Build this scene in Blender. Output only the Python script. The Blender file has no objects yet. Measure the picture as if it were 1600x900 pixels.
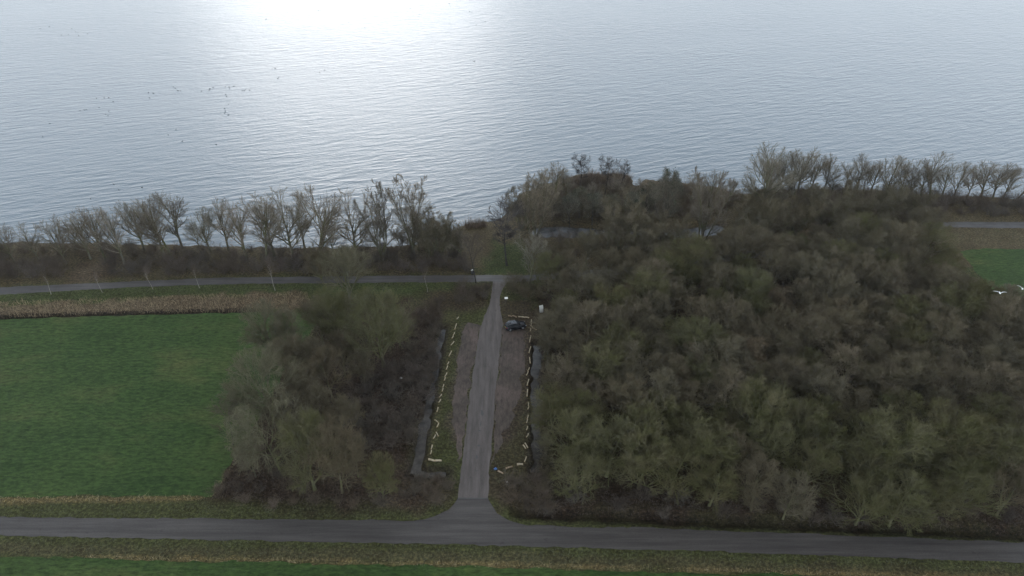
import bpy, bmesh, math, random
import numpy as np
from mathutils import Vector, Matrix

random.seed(7)
rng = np.random.default_rng(11)
R = math.radians

# ------------------------------------------------------------------ camera, sky, sun, exposure
CAM_H, PITCH, FPX = 80.0, R(33.7), 1050.0
SUN_AZ, SUN_EL = R(-12.5), R(8.5)          # azimuth from +Y, towards -X when negative
scene = bpy.context.scene
cam_d = bpy.data.cameras.new('camera'); cam = bpy.data.objects.new('camera', cam_d)
scene.collection.objects.link(cam); scene.camera = cam
cam_d.sensor_width = 36.0; cam_d.lens = FPX / 1600 * 36
cam_d.clip_start = 0.5; cam_d.clip_end = 20000
cam.location = (0, 0, CAM_H); cam.rotation_euler = (math.pi / 2 - PITCH, 0, 0)

world = bpy.data.worlds.new('World'); scene.world = world; world.use_nodes = True
wn = world.node_tree; wn.nodes.clear()
sky = wn.nodes.new('ShaderNodeTexSky'); sky.sky_type = 'NISHITA'; sky.sun_disc = False
sky.sun_elevation = SUN_EL; sky.sun_rotation = SUN_AZ
sky.air_density = 1.0; sky.dust_density = 2.5; sky.ozone_density = 1.0
hsv = wn.nodes.new('ShaderNodeHueSaturation'); hsv.inputs['Saturation'].default_value = 0.25
bg = wn.nodes.new('ShaderNodeBackground'); bg.inputs['Strength'].default_value = 0.10
wo = wn.nodes.new('ShaderNodeOutputWorld')
# a thin high overcast: the clear-sky colours are bleached and a pale cool cloud veil lies over them
tint = wn.nodes.new('ShaderNodeMix'); tint.data_type = 'RGBA'; tint.blend_type = 'MULTIPLY'; tint.inputs[0].default_value = 1.0
tint.inputs[7].default_value = (0.96, 1.0, 1.05, 1)
veil = wn.nodes.new('ShaderNodeMix'); veil.data_type = 'RGBA'; veil.blend_type = 'MIX'; veil.inputs[0].default_value = 0.70
wgeo = wn.nodes.new('ShaderNodeTexCoord'); wsep = wn.nodes.new('ShaderNodeSeparateXYZ'); wn.links.new(wgeo.outputs['Generated'], wsep.inputs[0])
wr = wn.nodes.new('ShaderNodeValToRGB'); we = wr.color_ramp.elements       # veil brightness by height: bright hazy horizon all round, duller overhead
for k_ in range(4): we.new(0.5)
for e_, (p_, c_) in zip(we, [(0.0, (1.0, 1.0, 0.985)), (0.13, (0.90, 0.93, 0.94)), (0.24, (0.64, 0.70, 0.76)), (0.45, (0.43, 0.54, 0.68)), (0.75, (0.205, 0.20, 0.192)), (1.0, (0.160, 0.157, 0.153))]):
    e_.position = p_; e_.color = (*c_, 1)
wn.links.new(wsep.outputs[2], wr.inputs[0])
wm = wn.nodes.new('ShaderNodeVectorMath'); wm.operation = 'SCALE'; wm.inputs['Scale'].default_value = 60.0
wn.links.new(wr.outputs[0], wm.inputs[0]); wn.links.new(wm.outputs[0], veil.inputs[7])
wn.links.new(sky.outputs[0], hsv.inputs['Color']); wn.links.new(hsv.outputs[0], tint.inputs[6])
wn.links.new(tint.outputs[2], veil.inputs[6]); wn.links.new(veil.outputs[2], bg.inputs['Color'])
wn.links.new(bg.outputs[0], wo.inputs[0])

sun_d = bpy.data.lights.new('sun', 'SUN'); sun_d.energy = 0.5; sun_d.angle = R(22)
sun_d.color = (1.0, 0.97, 0.93)
sun = bpy.data.objects.new('sun', sun_d); scene.collection.objects.link(sun)
sv = Vector((math.sin(SUN_AZ) * math.cos(SUN_EL), math.cos(SUN_AZ) * math.cos(SUN_EL), math.sin(SUN_EL)))
sun.rotation_euler = (-sv).to_track_quat('-Z', 'Y').to_euler(); sun.location = (0, 60, 120)

vs = scene.view_settings
vs.view_transform = 'Standard'; vs.look = 'None'; vs.gamma = 1; vs.use_curve_mapping = False
vs.exposure = -0.24
scene.render.engine = 'CYCLES'

# ------------------------------------------------------------------ helpers
COL = scene.collection
CT, ST = math.cos(PITCH), math.sin(PITCH)
def G(px, py, z=0.0):
    "photo pixel -> point on the level z"
    x = (px - 800) / FPX; u = (450 - py) / FPX
    Z = -ST + u * CT; t = (z - CAM_H) / Z
    return np.array([x * t, (CT + u * ST) * t, z])
def GL(pts, z=0.0): return [tuple(G(a, b, z)[:2]) for a, b in pts]
def ray(px, py, t):
    x = (px - 800) / FPX; u = (450 - py) / FPX
    d = Vector((x, CT + u * ST, -ST + u * CT)); d.normalize()
    return Vector((0, 0, CAM_H)) + d * t

def tag(o, label=None, cat=None, group=None, kind=None):
    if label: o['label'] = label
    if cat: o['category'] = cat
    if group: o['group'] = group
    if kind: o['kind'] = kind
    return o
def mesh_np(name, V, F, smooth=False):
    "fast mesh from arrays; F is (n,k)"
    V = np.asarray(V, np.float32).reshape(-1, 3); F = np.asarray(F, np.int32)
    k = F.shape[1]; n = F.shape[0]
    me = bpy.data.meshes.new(name)
    me.vertices.add(len(V)); me.vertices.foreach_set('co', V.ravel())
    me.loops.add(n * k); me.loops.foreach_set('vertex_index', F.ravel())
    me.polygons.add(n); me.polygons.foreach_set('loop_start', np.arange(0, n * k, k, dtype=np.int32))
    me.polygons.foreach_set('loop_total', np.full(n, k, np.int32))
    if smooth: me.polygons.foreach_set('use_smooth', np.ones(n, bool))
    me.update(calc_edges=True)
    return me
def obj(name, me, m=None, parent=None):
    if isinstance(me, bmesh.types.BMesh):
        b = me; me = bpy.data.meshes.new(name); b.to_mesh(me); b.free()
    if m is not None and not me.materials: me.materials.append(m)
    o = bpy.data.objects.new(name, me); COL.objects.link(o)
    if parent is not None: o.parent = parent
    return o
def empty(name, loc=(0, 0, 0), rz=0.0):
    o = bpy.data.objects.new(name, None); COL.objects.link(o); o.empty_display_size = 0.2
    o.location = loc; o.rotation_euler = (0, 0, rz); return o
def dup(o, parent=None):
    c = o.copy(); COL.objects.link(c); c.parent = parent
    for ch in list(o.children): dup(ch, c)
    return c

def in_poly(X, Y, poly):
    P = np.asarray(poly); ins = np.zeros(X.shape, bool); n = len(P)
    for i in range(n):
        x1, y1 = P[i]; x2, y2 = P[(i + 1) % n]
        if y1 == y2: continue
        c = ((y1 > Y) != (y2 > Y)) & (X < (x2 - x1) * (Y - y1) / (y2 - y1) + x1)
        ins ^= c
    return ins
def dist_line(X, Y, pts, closed=False):
    P = np.asarray(pts); D = np.full(X.shape, 1e9); n = len(P)
    for i in range(n if closed else n - 1):
        a = P[i]; b = P[(i + 1) % n]; d = b - a; L = d @ d + 1e-9
        t = np.clip(((X - a[0]) * d[0] + (Y - a[1]) * d[1]) / L, 0, 1)
        D = np.minimum(D, np.hypot(X - a[0] - t * d[0], Y - a[1] - t * d[1]))
    return D
def vnoise(X, Y, s, seed=0):
    "smooth value noise in 0..1"
    X = np.asarray(X, float) / s; Y = np.asarray(Y, float) / s
    xi = np.floor(X).astype(np.int64); yi = np.floor(Y).astype(np.int64); fx = X - xi; fy = Y - yi
    fx = fx * fx * (3 - 2 * fx); fy = fy * fy * (3 - 2 * fy)
    def h(a, b):
        v = np.sin(a * 127.1 + b * 311.7 + seed * 74.7) * 43758.5453
        return v - np.floor(v)
    return (h(xi, yi) * (1 - fx) + h(xi + 1, yi) * fx) * (1 - fy) + (h(xi, yi + 1) * (1 - fx) + h(xi + 1, yi + 1) * fx) * fy
def smooth(a, b, v):
    t = np.clip((v - a) / (b - a), 0, 1); return t * t * (3 - 2 * t)

# ------------------------------------------------------------------ materials
def nodes_of(name):
    m = bpy.data.materials.new(name); m.use_nodes = True
    nt = m.node_tree; return m, nt, nt.nodes['Principled BSDF']
def N(nt, t, **kw):
    n = nt.nodes.new(t)
    for k, v in kw.items():
        if k in n.inputs: n.inputs[k].default_value = v
        else: setattr(n, k, v)
    return n
def ramp(nt, fac, stops):
    r = nt.nodes.new('ShaderNodeValToRGB'); e = r.color_ramp.elements
    while len(e) < len(stops): e.new(0.5)
    for i, (p, c) in enumerate(stops):
        e[i].position = p; e[i].color = (*c, 1) if len(c) == 3 else c
    nt.links.new(fac, r.inputs['Fac']); return r
def noise(nt, scale, detail=6, rough=0.6, coord=None, stretch=None, rot=0.0):
    n = N(nt, 'ShaderNodeTexNoise', Scale=scale, Detail=detail, Roughness=rough)
    if coord is None:
        coord = nt.nodes.new('ShaderNodeNewGeometry').outputs['Position']
    if stretch:
        mp = nt.nodes.new('ShaderNodeMapping'); mp.inputs['Scale'].default_value = stretch
        mp.inputs['Rotation'].default_value = (0, 0, rot)
        nt.links.new(coord, mp.inputs['Vector']); coord = mp.outputs[0]
    nt.links.new(coord, n.inputs['Vector']); return n
def mix(nt, a, b, fac=0.5, mode='MIX'):
    x = nt.nodes.new('ShaderNodeMix'); x.data_type = 'RGBA'; x.blend_type = mode
    for s, v in ((x.inputs[0], fac), (x.inputs[6], a), (x.inputs[7], b)):
        if hasattr(v, 'links') or isinstance(v, bpy.types.NodeSocket): nt.links.new(v, s)
        elif isinstance(v, (tuple, list)): s.default_value = (*v, 1) if len(v) == 3 else v
        else: s.default_value = v
    return x.outputs[2]
def bump(nt, bsdf, h, strength=0.5, dist=0.1):
    b = N(nt, 'ShaderNodeBump', Strength=strength, Distance=dist)
    nt.links.new(h, b.inputs['Height']); nt.links.new(b.outputs[0], bsdf.inputs['Normal'])
def mul(c, k): return tuple(v * k for v in c)

def mat_flat(name, c, rough=0.6, metal=0.0, var=0.15, scale=6.0):
    m, nt, b = nodes_of(name)
    n = noise(nt, scale)
    r = ramp(nt, n.outputs[0], [(0.3, mul(c, 1 - var)), (0.7, mul(c, 1 + var))])
    nt.links.new(r.outputs[0], b.inputs['Base Color'])
    b.inputs['Roughness'].default_value = rough; b.inputs['Metallic'].default_value = metal
    return m

def mat_ground():
    m, nt, b = nodes_of('ground_cover')
    at = nt.nodes.new('ShaderNodeAttribute'); at.attribute_name = 'cover'
    n1 = noise(nt, 2.2, 8, 0.75); n2 = noise(nt, 0.25, 5, 0.6); n3 = noise(nt, 9.0, 3, 0.7)
    r1 = ramp(nt, n1.outputs[0], [(0.32, (0.22,) * 3), (0.5, (0.9,) * 3), (0.68, (2.2, 2.05, 1.8))])
    c = mix(nt, at.outputs['Color'], r1.outputs[0], 1.0, 'MULTIPLY')
    r2 = ramp(nt, n2.outputs[0], [(0.3, (0.75, 0.7, 0.65)), (0.7, (1.2, 1.22, 1.15))])
    c = mix(nt, c, r2.outputs[0], 1.0, 'MULTIPLY')
    r3 = ramp(nt, n3.outputs[0], [(0.35, (0.5,) * 3), (0.65, (1.45, 1.4, 1.3))])
    c = mix(nt, c, r3.outputs[0], 0.8, 'MULTIPLY')
    nt.links.new(c, b.inputs['Base Color']); b.inputs['Roughness'].default_value = 0.95
    b.inputs['Specular IOR Level'].default_value = 0.1
    add = N(nt, 'ShaderNodeMath', operation='ADD'); nt.links.new(n1.outputs[0], add.inputs[0]); nt.links.new(n3.outputs[0], add.inputs[1])
    bump(nt, b, add.outputs[0], 0.9, 0.25)
    return m
def mat_meadow(name, tint=1.0):
    m, nt, b = nodes_of(name)
    n1 = noise(nt, 0.10, 6, 0.65, stretch=(0.6, 1.4, 1)); n2 = noise(nt, 1.5, 8, 0.8, stretch=(0.5, 1.3, 1)); n3 = noise(nt, 0.035, 3, 0.6)
    r1 = ramp(nt, n1.outputs[0], [(0.3, mul((0.024, 0.048, 0.0135), tint)), (0.52, mul((0.033, 0.062, 0.0175), tint)), (0.68, mul((0.054, 0.073, 0.024), tint))])
    r2 = ramp(nt, n2.outputs[0], [(0.33, (0.30, 0.34, 0.30)), (0.5, (0.95,) * 3), (0.68, (1.9, 1.75, 1.6))])
    c = mix(nt, r1.outputs[0], r2.outputs[0], 1.0, 'MULTIPLY')
    r3 = ramp(nt, n3.outputs[0], [(0.35, (0.8, 0.85, 0.8)), (0.65, (1.25, 1.1, 1.1))])
    c = mix(nt, c, r3.outputs[0], 1.0, 'MULTIPLY')
    nt.links.new(c, b.inputs['Base Color']); b.inputs['Roughness'].default_value = 0.9
    b.inputs['Specular IOR Level'].default_value = 0.12
    bump(nt, b, n2.outputs[0], 0.9, 0.22)
    return m
def mat_asphalt(name, c, along=(0.05, 1.0, 1.0), wet=0.75, rot=0.0):
    m, nt, b = nodes_of(name)
    n1 = noise(nt, 1.0, 7, 0.7, stretch=along, rot=rot); n2 = noise(nt, 6.0, 4, 0.8); n3 = noise(nt, 0.35, 5, 0.6)
    r1 = ramp(nt, n1.outputs[0], [(0.3, mul(c, 0.62)), (0.52, c), (0.72, mul(c, 1.38))])
    r2 = ramp(nt, n2.outputs[0], [(0.3, (0.8,) * 3), (0.7, (1.2,) * 3)])
    x = mix(nt, r1.outputs[0], r2.outputs[0], 1.0, 'MULTIPLY')
    # dark tar patches and cracks
    n4 = noise(nt, 0.55, 9, 0.8)
    r4 = ramp(nt, n4.outputs[0], [(0.60, (1, 1, 1)), (0.66, (0.55, 0.54, 0.53))])
    x = mix(nt, x, r4.outputs[0], 0.8, 'MULTIPLY')
    nt.links.new(x, b.inputs['Base Color'])
    rr = ramp(nt, n3.outputs[0], [(0.35, (wet - 0.12,) * 3), (0.7, (wet + 0.12,) * 3)])
    nt.links.new(rr.outputs[0], b.inputs['Roughness']); b.inputs['Specular IOR Level'].default_value = 0.15
    bump(nt, b, n2.outputs[0], 0.35, 0.02)
    return m
def mat_gravel(name, c):
    m, nt, b = nodes_of(name)
    n1 = noise(nt, 1.3, 8, 0.75, stretch=(1.6, 0.5, 1)); n2 = noise(nt, 7.0, 4, 0.8); n3 = noise(nt, 0.18, 4, 0.6)
    r1 = ramp(nt, n1.outputs[0], [(0.3, mul(c, 0.5)), (0.5, c), (0.72, mul(c, 1.5))])
    r2 = ramp(nt, n2.outputs[0], [(0.3, (0.65,) * 3), (0.7, (1.35,) * 3)])
    x = mix(nt, r1.outputs[0], r2.outputs[0], 1.0, 'MULTIPLY')
    r3 = ramp(nt, n3.outputs[0], [(0.4, (0.72, 0.72, 0.66)), (0.65, (1.12, 1.05, 1.0))])
    x = mix(nt, x, r3.outputs[0], 1.0, 'MULTIPLY')
    nt.links.new(x, b.inputs['Base Color']); b.inputs['Roughness'].default_value = 0.85
    b.inputs['Specular IOR Level'].default_value = 0.2
    bump(nt, b, n2.outputs[0], 0.6, 0.06)
    return m
def mat_bark(name, c, moss=None, k=0.26):
    "bark or twigs; each tree differs a little, moss sits on part of the wood"
    m, nt, b = nodes_of(name)
    oi = nt.nodes.new('ShaderNodeObjectInfo')
    rv = ramp(nt, oi.outputs['Random'], [(0.0, mul(c, 1 - k)), (0.35, (c[0] * 1.05, c[1] * 1.0, c[2] * 0.9)), (0.7, (c[0], c[1] * 1.06, c[2] * 1.05)), (1.0, (c[0] * (1 + k), c[1] * (1 + k * 0.85), c[2] * (1 + k * 0.8)))])
    n = noise(nt, 0.9, 5, 0.7)
    r2 = ramp(nt, n.outputs[0], [(0.3, (0.6,) * 3), (0.7, (1.4,) * 3)])
    x = mix(nt, rv.outputs[0], r2.outputs[0], 1.0, 'MULTIPLY')
    if moss:
        n2 = noise(nt, 0.45, 4, 0.6)
        f = ramp(nt, n2.outputs[0], [(0.42, (0, 0, 0)), (0.62, (1, 1, 1))])
        x = mix(nt, x, moss, f.outputs[0])
    nt.links.new(x, b.inputs['Base Color']); b.inputs['Roughness'].default_value = 0.9
    b.inputs['Specular IOR Level'].default_value = 0.15
    return m
def mat_lake():
    m, nt, b = nodes_of('lake_water')
    pos = nt.nodes.new('ShaderNodeNewGeometry').outputs['Position']
    rot = R(-20)
    def mapped(sx, sy):
        mp = nt.nodes.new('ShaderNodeMapping'); mp.vector_type = 'POINT'
        mp.inputs['Rotation'].default_value = (0, 0, rot); 
        nt.links.new(pos, mp.inputs['Vector'])
        m2 = nt.nodes.new('ShaderNodeMapping'); m2.inputs['Scale'].default_value = (sx, sy, 1)
        nt.links.new(mp.outputs[0], m2.inputs['Vector']); return m2.outputs[0]
    a = N(nt, 'ShaderNodeTexNoise', Scale=1.0, Detail=2.5, Roughness=0.55, Distortion=0.3); nt.links.new(mapped(0.15, 0.58), a.inputs['Vector'])
    c = N(nt, 'ShaderNodeTexNoise', Scale=1.0, Detail=3.0, Roughness=0.6, Distortion=0.2); nt.links.new(mapped(0.8, 2.0), c.inputs['Vector'])
    patch = N(nt, 'ShaderNodeTexNoise', Scale=1.0, Detail=3.0, Roughness=0.5); nt.links.new(mapped(0.012, 0.02), patch.inputs['Vector'])
    pr = N(nt, 'ShaderNodeMapRange'); pr.inputs[1].default_value = 0.3; pr.inputs[2].default_value = 0.7
    pr.inputs[3].default_value = 0.5; pr.inputs[4].default_value = 1.3; nt.links.new(patch.outputs[0], pr.inputs[0])
    s1 = N(nt, 'ShaderNodeMath', operation='MULTIPLY'); nt.links.new(a.outputs[0], s1.inputs[0]); nt.links.new(pr.outputs[0], s1.inputs[1])
    s2 = N(nt, 'ShaderNodeMath', operation='MULTIPLY_ADD'); nt.links.new(c.outputs[0], s2.inputs[0]); s2.inputs[1].default_value = 0.30; nt.links.new(s1.outputs[0], s2.inputs[2])
    bump(nt, b, s2.outputs[0], 1.0, WAVE)
    b.inputs['Base Color'].default_value = (0.040, 0.072, 0.098, 1)
    b.inputs['Roughness'].default_value = 0.36; b.inputs['IOR'].default_value = 1.44
    return m
WAVE = 0.37
def mat_ditch():
    m, nt, b = nodes_of('ditch_water')
    n = noise(nt, 0.9, 4, 0.6)
    r = ramp(nt, n.outputs[0], [(0.35, (0.025, 0.024, 0.022)), (0.7, (0.06, 0.055, 0.05))])
    nt.links.new(r.outputs[0], b.inputs['Base Color']); b.inputs['Roughness'].default_value = 0.12
    b.inputs['IOR'].default_value = 1.333
    n2 = noise(nt, 3.0, 3, 0.5); bump(nt, b, n2.outputs[0], 0.3, 0.02)
    return m

M = {}
M['ground'] = mat_ground()
M['meadow'] = mat_meadow('meadow_grass')
M['asphalt'] = mat_asphalt('asphalt', (0.056, 0.051, 0.048), (0.06, 1.2, 1.0), 0.62)
M['drive'] = mat_asphalt('worn_asphalt', (0.088, 0.077, 0.072), (1.2, 0.12, 1.0), 0.72)
M['path'] = mat_asphalt('path_asphalt', (0.062, 0.058, 0.057), (0.06, 1.2, 1.0), 0.55)
M['tar'] = mat_flat('tar', (0.045, 0.043, 0.043), 0.7)
M['gravel'] = mat_gravel('gravel', (0.078, 0.064, 0.058))
M['ditch'] = mat_ditch(); M['lake'] = mat_lake()

# ------------------------------------------------------------------ the terrain
WATER = -0.7
shore_px = [(-900, 420), (-400, 396), (-150, 384), (0, 380), (120, 378), (250, 381), (350, 384), (450, 388), (540, 386), (600, 384), (645, 383), (680, 374), (705, 360), (725, 350), (745, 346),
            (765, 347), (785, 336), (800, 318), (820, 300), (845, 288), (880, 279), (915, 272), (950, 270), (982, 275), (990, 281), (993, 291), (997, 291), (999, 283), (1008, 280), (1045, 283), (1085, 288),
            (1120, 292), (1145, 301), (1165, 303), (1190, 296), (1260, 293), (1350, 296), (1430, 301), (1500, 306), (1560, 308), (1620, 313), (1750, 316), (2300, 322)]
shore = GL(shore_px, WATER)
land_poly = [(-4000, shore[0][1] - 60), (-900, shore[0][1] - 20)] + shore + [(900, shore[-1][1] + 20), (4000, shore[-1][1] + 60), (4000, -4000), (-4000, -4000)]
pond_px = [(832, 366), (838, 357), (870, 354), (905, 357), (950, 361), (985, 362), (1020, 363), (1060, 359), (1095, 355), (1122, 352), (1132, 358),
           (1115, 367), (1080, 371), (1040, 370), (990, 366), (940, 366), (890, 371), (850, 371)]
pond = GL(pond_px, WATER)
ditch_l = GL([(648, 741), (655, 712), (664, 664), (672, 622), (679, 585), (684, 555), (688, 535), (692, 515)], -0.45)
ditch_l2 = GL([(648, 741), (672, 741), (697, 741)], -0.45)
ditch_r = GL([(838, 738), (838, 700), (838, 650), (837, 610), (838, 570), (839, 540)], -0.45)
ditch_f = GL([(806, 801), (900, 806), (1100, 815), (1400, 827), (1800, 848)], -0.4)
ditch_m = GL([(-600, 520), (0, 497.5), (200, 491.5), (300, 489), (395, 487)], -0.3)

xs = np.concatenate([[-4000, -2500, -1500, -900, -600, -400, -300, -240], np.arange(-200, -24, 1.1), np.arange(-24, 14, 0.36), np.arange(14, 200, 1.1), [220, 260, 330, 450, 650, 1000, 1600, 2600, 4000]])
ys = np.concatenate([[-4000, -2000, -900, -400, -150, -50, 0, 15, 25], np.arange(32, 130, 0.5), np.arange(130, 215, 0.8), [220, 230, 250, 290, 360, 500, 800, 1500, 3000, 6000]])
GX, GY = np.meshgrid(xs, ys)
ins = in_poly(GX, GY, land_poly); dsh = dist_line(GX, GY, land_poly, True) * np.where(ins, 1, -1)
dsh = dsh + (vnoise(GX, GY, 3.0, 3) - 0.5) * 1.6 + (vnoise(GX, GY, 1.3, 4) - 0.5) * 0.7
pin = in_poly(GX, GY, pond); dpo = dist_line(GX, GY, pond, True) * np.where(pin, -1, 1) + (vnoise(GX, GY, 2.0, 5) - 0.5) * 0.9
def bank(d): return np.where(d > 0, WATER + (0 - WATER) * smooth(0, 4.0, d), WATER + np.maximum(d * 0.25, -2.5))
GZ = np.minimum(bank(dsh), np.where(dpo > 0, WATER + (0 - WATER) * smooth(0, 2.5, dpo), WATER + np.maximum(dpo * 0.4, -0.9)))
def cut(D, half, depth, slope=0.9):
    return -depth * (1 - smooth(half * 0.5, half + slope, D))
for line, half, dep, sl in ((ditch_l, np.interp(GY, [65, 80, 95, 112], [0.85, 0.7, 0.42, 0.15]), 0.85, np.interp(GY, [65, 80, 95, 112], [0.6, 0.5, 0.45, 0.4])), (ditch_l2, 0.5, 0.8, 0.5), (ditch_r, 0.6, 0.85, 0.6), (ditch_f, 0.5, 0.7, 0.9), (ditch_m, 0.3, 0.6, 0.5)):
    GZ = np.minimum(GZ, cut(dist_line(GX, GY, line) + (vnoise(GX, GY, 1.6, 21) - 0.5) * 0.7 + (vnoise(GX, GY, 0.8, 22) - 0.5) * 0.35, half, dep, sl))
# ground cover colours (real colours of turf, litter, soil, straw; shade painted along the front ditch)
OLIVE = np.array([0.056, 0.063, 0.028]); LAWN = np.array([0.044, 0.060, 0.024]); LITTER = np.array([0.064, 0.050, 0.038])
FLOOR = np.array([0.042, 0.031, 0.024]); STRAW = np.array([0.19, 0.145, 0.075]); SHORE = np.array([0.080, 0.068, 0.044]); MUD = np.array([0.045, 0.038, 0.032])
cov = np.zeros(GX.shape + (3,)); cov[:] = OLIVE
cov[GY > 128] = SHORE
def blend(mask, c):
    global cov
    cov = cov * (1 - mask[..., None]) + c * mask[..., None]
def zone(poly_px, c, soft=1.2, amt=1.0, wob=1.5):
    P = GL(poly_px); i = in_poly(GX, GY, P)
    d = dist_line(GX, GY, P, True) * np.where(i, 1, -1) + (vnoise(GX, GY, 2.2, len(poly_px)) - 0.5) * 2 * wob
    blend(smooth(-soft, soft, d) * amt, c)
FOREST_PX = [(858, 800), (1100, 812), (1400, 824), (1900, 845), (1900, 525), (1560, 512), (1500, 470), (1480, 420), (1460, 378), (1300, 395), (1000, 432), (850, 440), (832, 455), (850, 500), (848, 600), (852, 700)]
zone([(-900, 425), (-900, 460), (0, 449), (350, 433), (740, 430), (755, 400), (757, 345), (600, 380), (350, 382), (0, 378), (-900, 420)], SHORE, 2.0, 0.95)
zone([(760, 429), (830, 430), (1000, 425), (1300, 375), (1480, 345), (1900, 345), (1900, 320), (1600, 311), (1180, 294), (1100, 290), (1000, 280), (900, 274), (800, 316), (770, 350)], SHORE, 2.0, 0.95)
zone([(757, 428), (828, 428), (832, 395), (810, 378), (770, 378)], LAWN, 2.0, 0.95)
zone([(100, 445), (165, 438), (170, 410), (120, 408)], LITTER * 1.4, 1.5, 0.8)
zone(FOREST_PX, FLOOR, 2.0, 1.0)
zone([(700, 446), (762, 446), (758, 478), (690, 490), (640, 470)], LITTER, 2.0, 0.8)
zone([(786, 470), (838, 470), (840, 800), (858, 800), (780, 795), (764, 775), (786, 520)], LITTER * 0.9, 1.2, 0.8)
zone([(830, 495), (850, 480), (856, 800), (832, 800)], LITTER * 0.8, 0.8, 0.9)
zone([(318, 780), (365, 705), (440, 590), (500, 498), (600, 460), (690, 480), (686, 560), (650, 700), (640, 760), (690, 770), (640, 795), (560, 798)], FLOOR * 1.1, 1.8, 1.0)
zone([(640, 745), (700, 748), (712, 770), (690, 795), (600, 790)], LITTER * 1.1, 1.5, 0.8)
zone([(690, 490), (715, 490), (684, 690), (668, 735), (655, 735), (676, 640)], (OLIVE + LITTER) * 0.62, 0.6, 0.7, 0.6)
zone([(786, 690), (832, 640), (832, 745), (775, 745)], (OLIVE + LITTER) * 0.55, 1.0, 0.7)
GRAV = np.array([0.078, 0.064, 0.057])
zone([(742, 505), (737, 585), (722, 700), (706, 690), (703, 640), (708, 600), (716, 545), (724, 506)], GRAV * 1.05, 1.4, 0.9, 1.1)
zone([(784, 508), (770, 690), (790, 690), (815, 640), (822, 580), (824, 508)], GRAV * 1.0, 1.4, 0.9, 1.1)
zone([(-900, 474), (0, 449), (350, 445), (480, 443), (620, 443), (720, 441), (690, 455), (600, 460), (480, 458), (300, 463), (0, 480), (-900, 505)], LAWN * 1.15, 1.0, 0.75)
zone([(-900, 512), (0, 475), (200, 467), (480, 455), (490, 484), (390, 486), (200, 490), (0, 496), (-900, 532)], LITTER * 1.7, 0.8, 0.9)
zone([(-900, 760), (0, 777), (310, 776), (318, 782), (0, 787), (-900, 775)], STRAW * 0.8, 0.4, 0.7, 0.3)
zone([(-900, 840), (0, 852), (740, 861), (1600, 890), (2300, 915), (2300, 935), (1600, 905), (740, 880), (100, 868), (-900, 850)], LITTER * 1.5, 0.6, 0.35, 0.6)
zone([(110, 868), (740, 878), (1600, 900), (1600, 908), (740, 884), (110, 874)], STRAW * 0.8, 0.3, 0.7, 0.3)
zone([(1460, 357), (2200, 362), (2200, 400), (1530, 386), (1470, 372)], LITTER * 1.25 + OLIVE * 0.4, 1.5, 0.8)
blend(smooth(1.2, -0.2, dsh) * 0.9, MUD); blend(smooth(0.8, 0.0, dpo) * 0.9, MUD)
for line in (ditch_l, ditch_l2, ditch_r):
    blend(smooth(2.0, 0.9, dist_line(GX, GY, line)) * 0.7, MUD * 0.8)
blend(smooth(1.4, 0.5, dist_line(GX, GY, ditch_m)) * 0.9, MUD * 0.5)
blend(smooth(1.6, 0.6, dist_line(GX, GY, ditch_f)) * 0.6, FLOOR * 0.6)  # shade along the wood-front ditch, painted in as darker floor colour
nx, ny = len(xs), len(ys)
idx = np.arange(nx * ny).reshape(ny, nx)
F = np.stack([idx[:-1, :-1], idx[:-1, 1:], idx[1:, 1:], idx[1:, :-1]], -1).reshape(-1, 4)
me = mesh_np('ground', np.stack([GX, GY, GZ], -1), F, True)
ca = me.color_attributes.new('cover', 'FLOAT_COLOR', 'POINT')
ca.data.foreach_set('color', np.concatenate([cov, np.ones(GX.shape + (1,))], -1).astype(np.float32).ravel())
tag(obj('ground', me, M['ground']), 'rough winter turf and brown leaf litter covering the land', 'ground', kind='structure')

def gz(x, y):
    i = np.clip(np.searchsorted(xs, x) - 1, 0, nx - 2); j = np.clip(np.searchsorted(ys, y) - 1, 0, ny - 2)
    fx = (x - xs[i]) / (xs[i + 1] - xs[i]); fy = (y - ys[j]) / (ys[j + 1] - ys[j])
    return (GZ[j, i] * (1 - fx) + GZ[j, i + 1] * fx) * (1 - fy) + (GZ[j + 1, i] * (1 - fx) + GZ[j + 1, i + 1] * fx) * fy

def dense(pts, step):
    out = []
    for i in range(len(pts) - 1):
        a = np.array(pts[i]); b = np.array(pts[i + 1]); n = max(1, int(np.linalg.norm(b - a) / step))
        for k in range(n): out.append(a + (b - a) * k / n)
    out.append(np.array(pts[-1])); return np.array(out)
def sheet(name, poly, z, m, wob=0.15, step=0.7, label=None):
    "a flat sheet with a slightly ragged edge"
    P = dense(list(poly) + [poly[0]], step)[:-1]
    near = (np.abs(P[:, 0]) < 220) & (P[:, 1] > 25)
    jit = np.stack([vnoise(P[:, 0], P[:, 1], 0.9, 1) - 0.5, vnoise(P[:, 0], P[:, 1], 0.9, 2) - 0.5], -1) * 2 * wob
    jit += np.stack([vnoise(P[:, 0], P[:, 1], 3.1, 6) - 0.5, vnoise(P[:, 0], P[:, 1], 3.1, 7) - 0.5], -1) * 1.2 * wob
    P = P + jit * near[:, None]
    bm = bmesh.new(); vsx = [bm.verts.new((x, y, z)) for x, y in P]
    es = [bm.edges.new((vsx[i], vsx[(i + 1) % len(vsx)])) for i in range(len(vsx))]
    bmesh.ops.triangle_fill(bm, use_beauty=True, edges=es)
    for f in bm.faces:
        if f.normal.z < 0: f.normal_flip()
    return tag(obj(name, bm, m), label, name.replace('_', ' ') if label else None, kind='structure')

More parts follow.
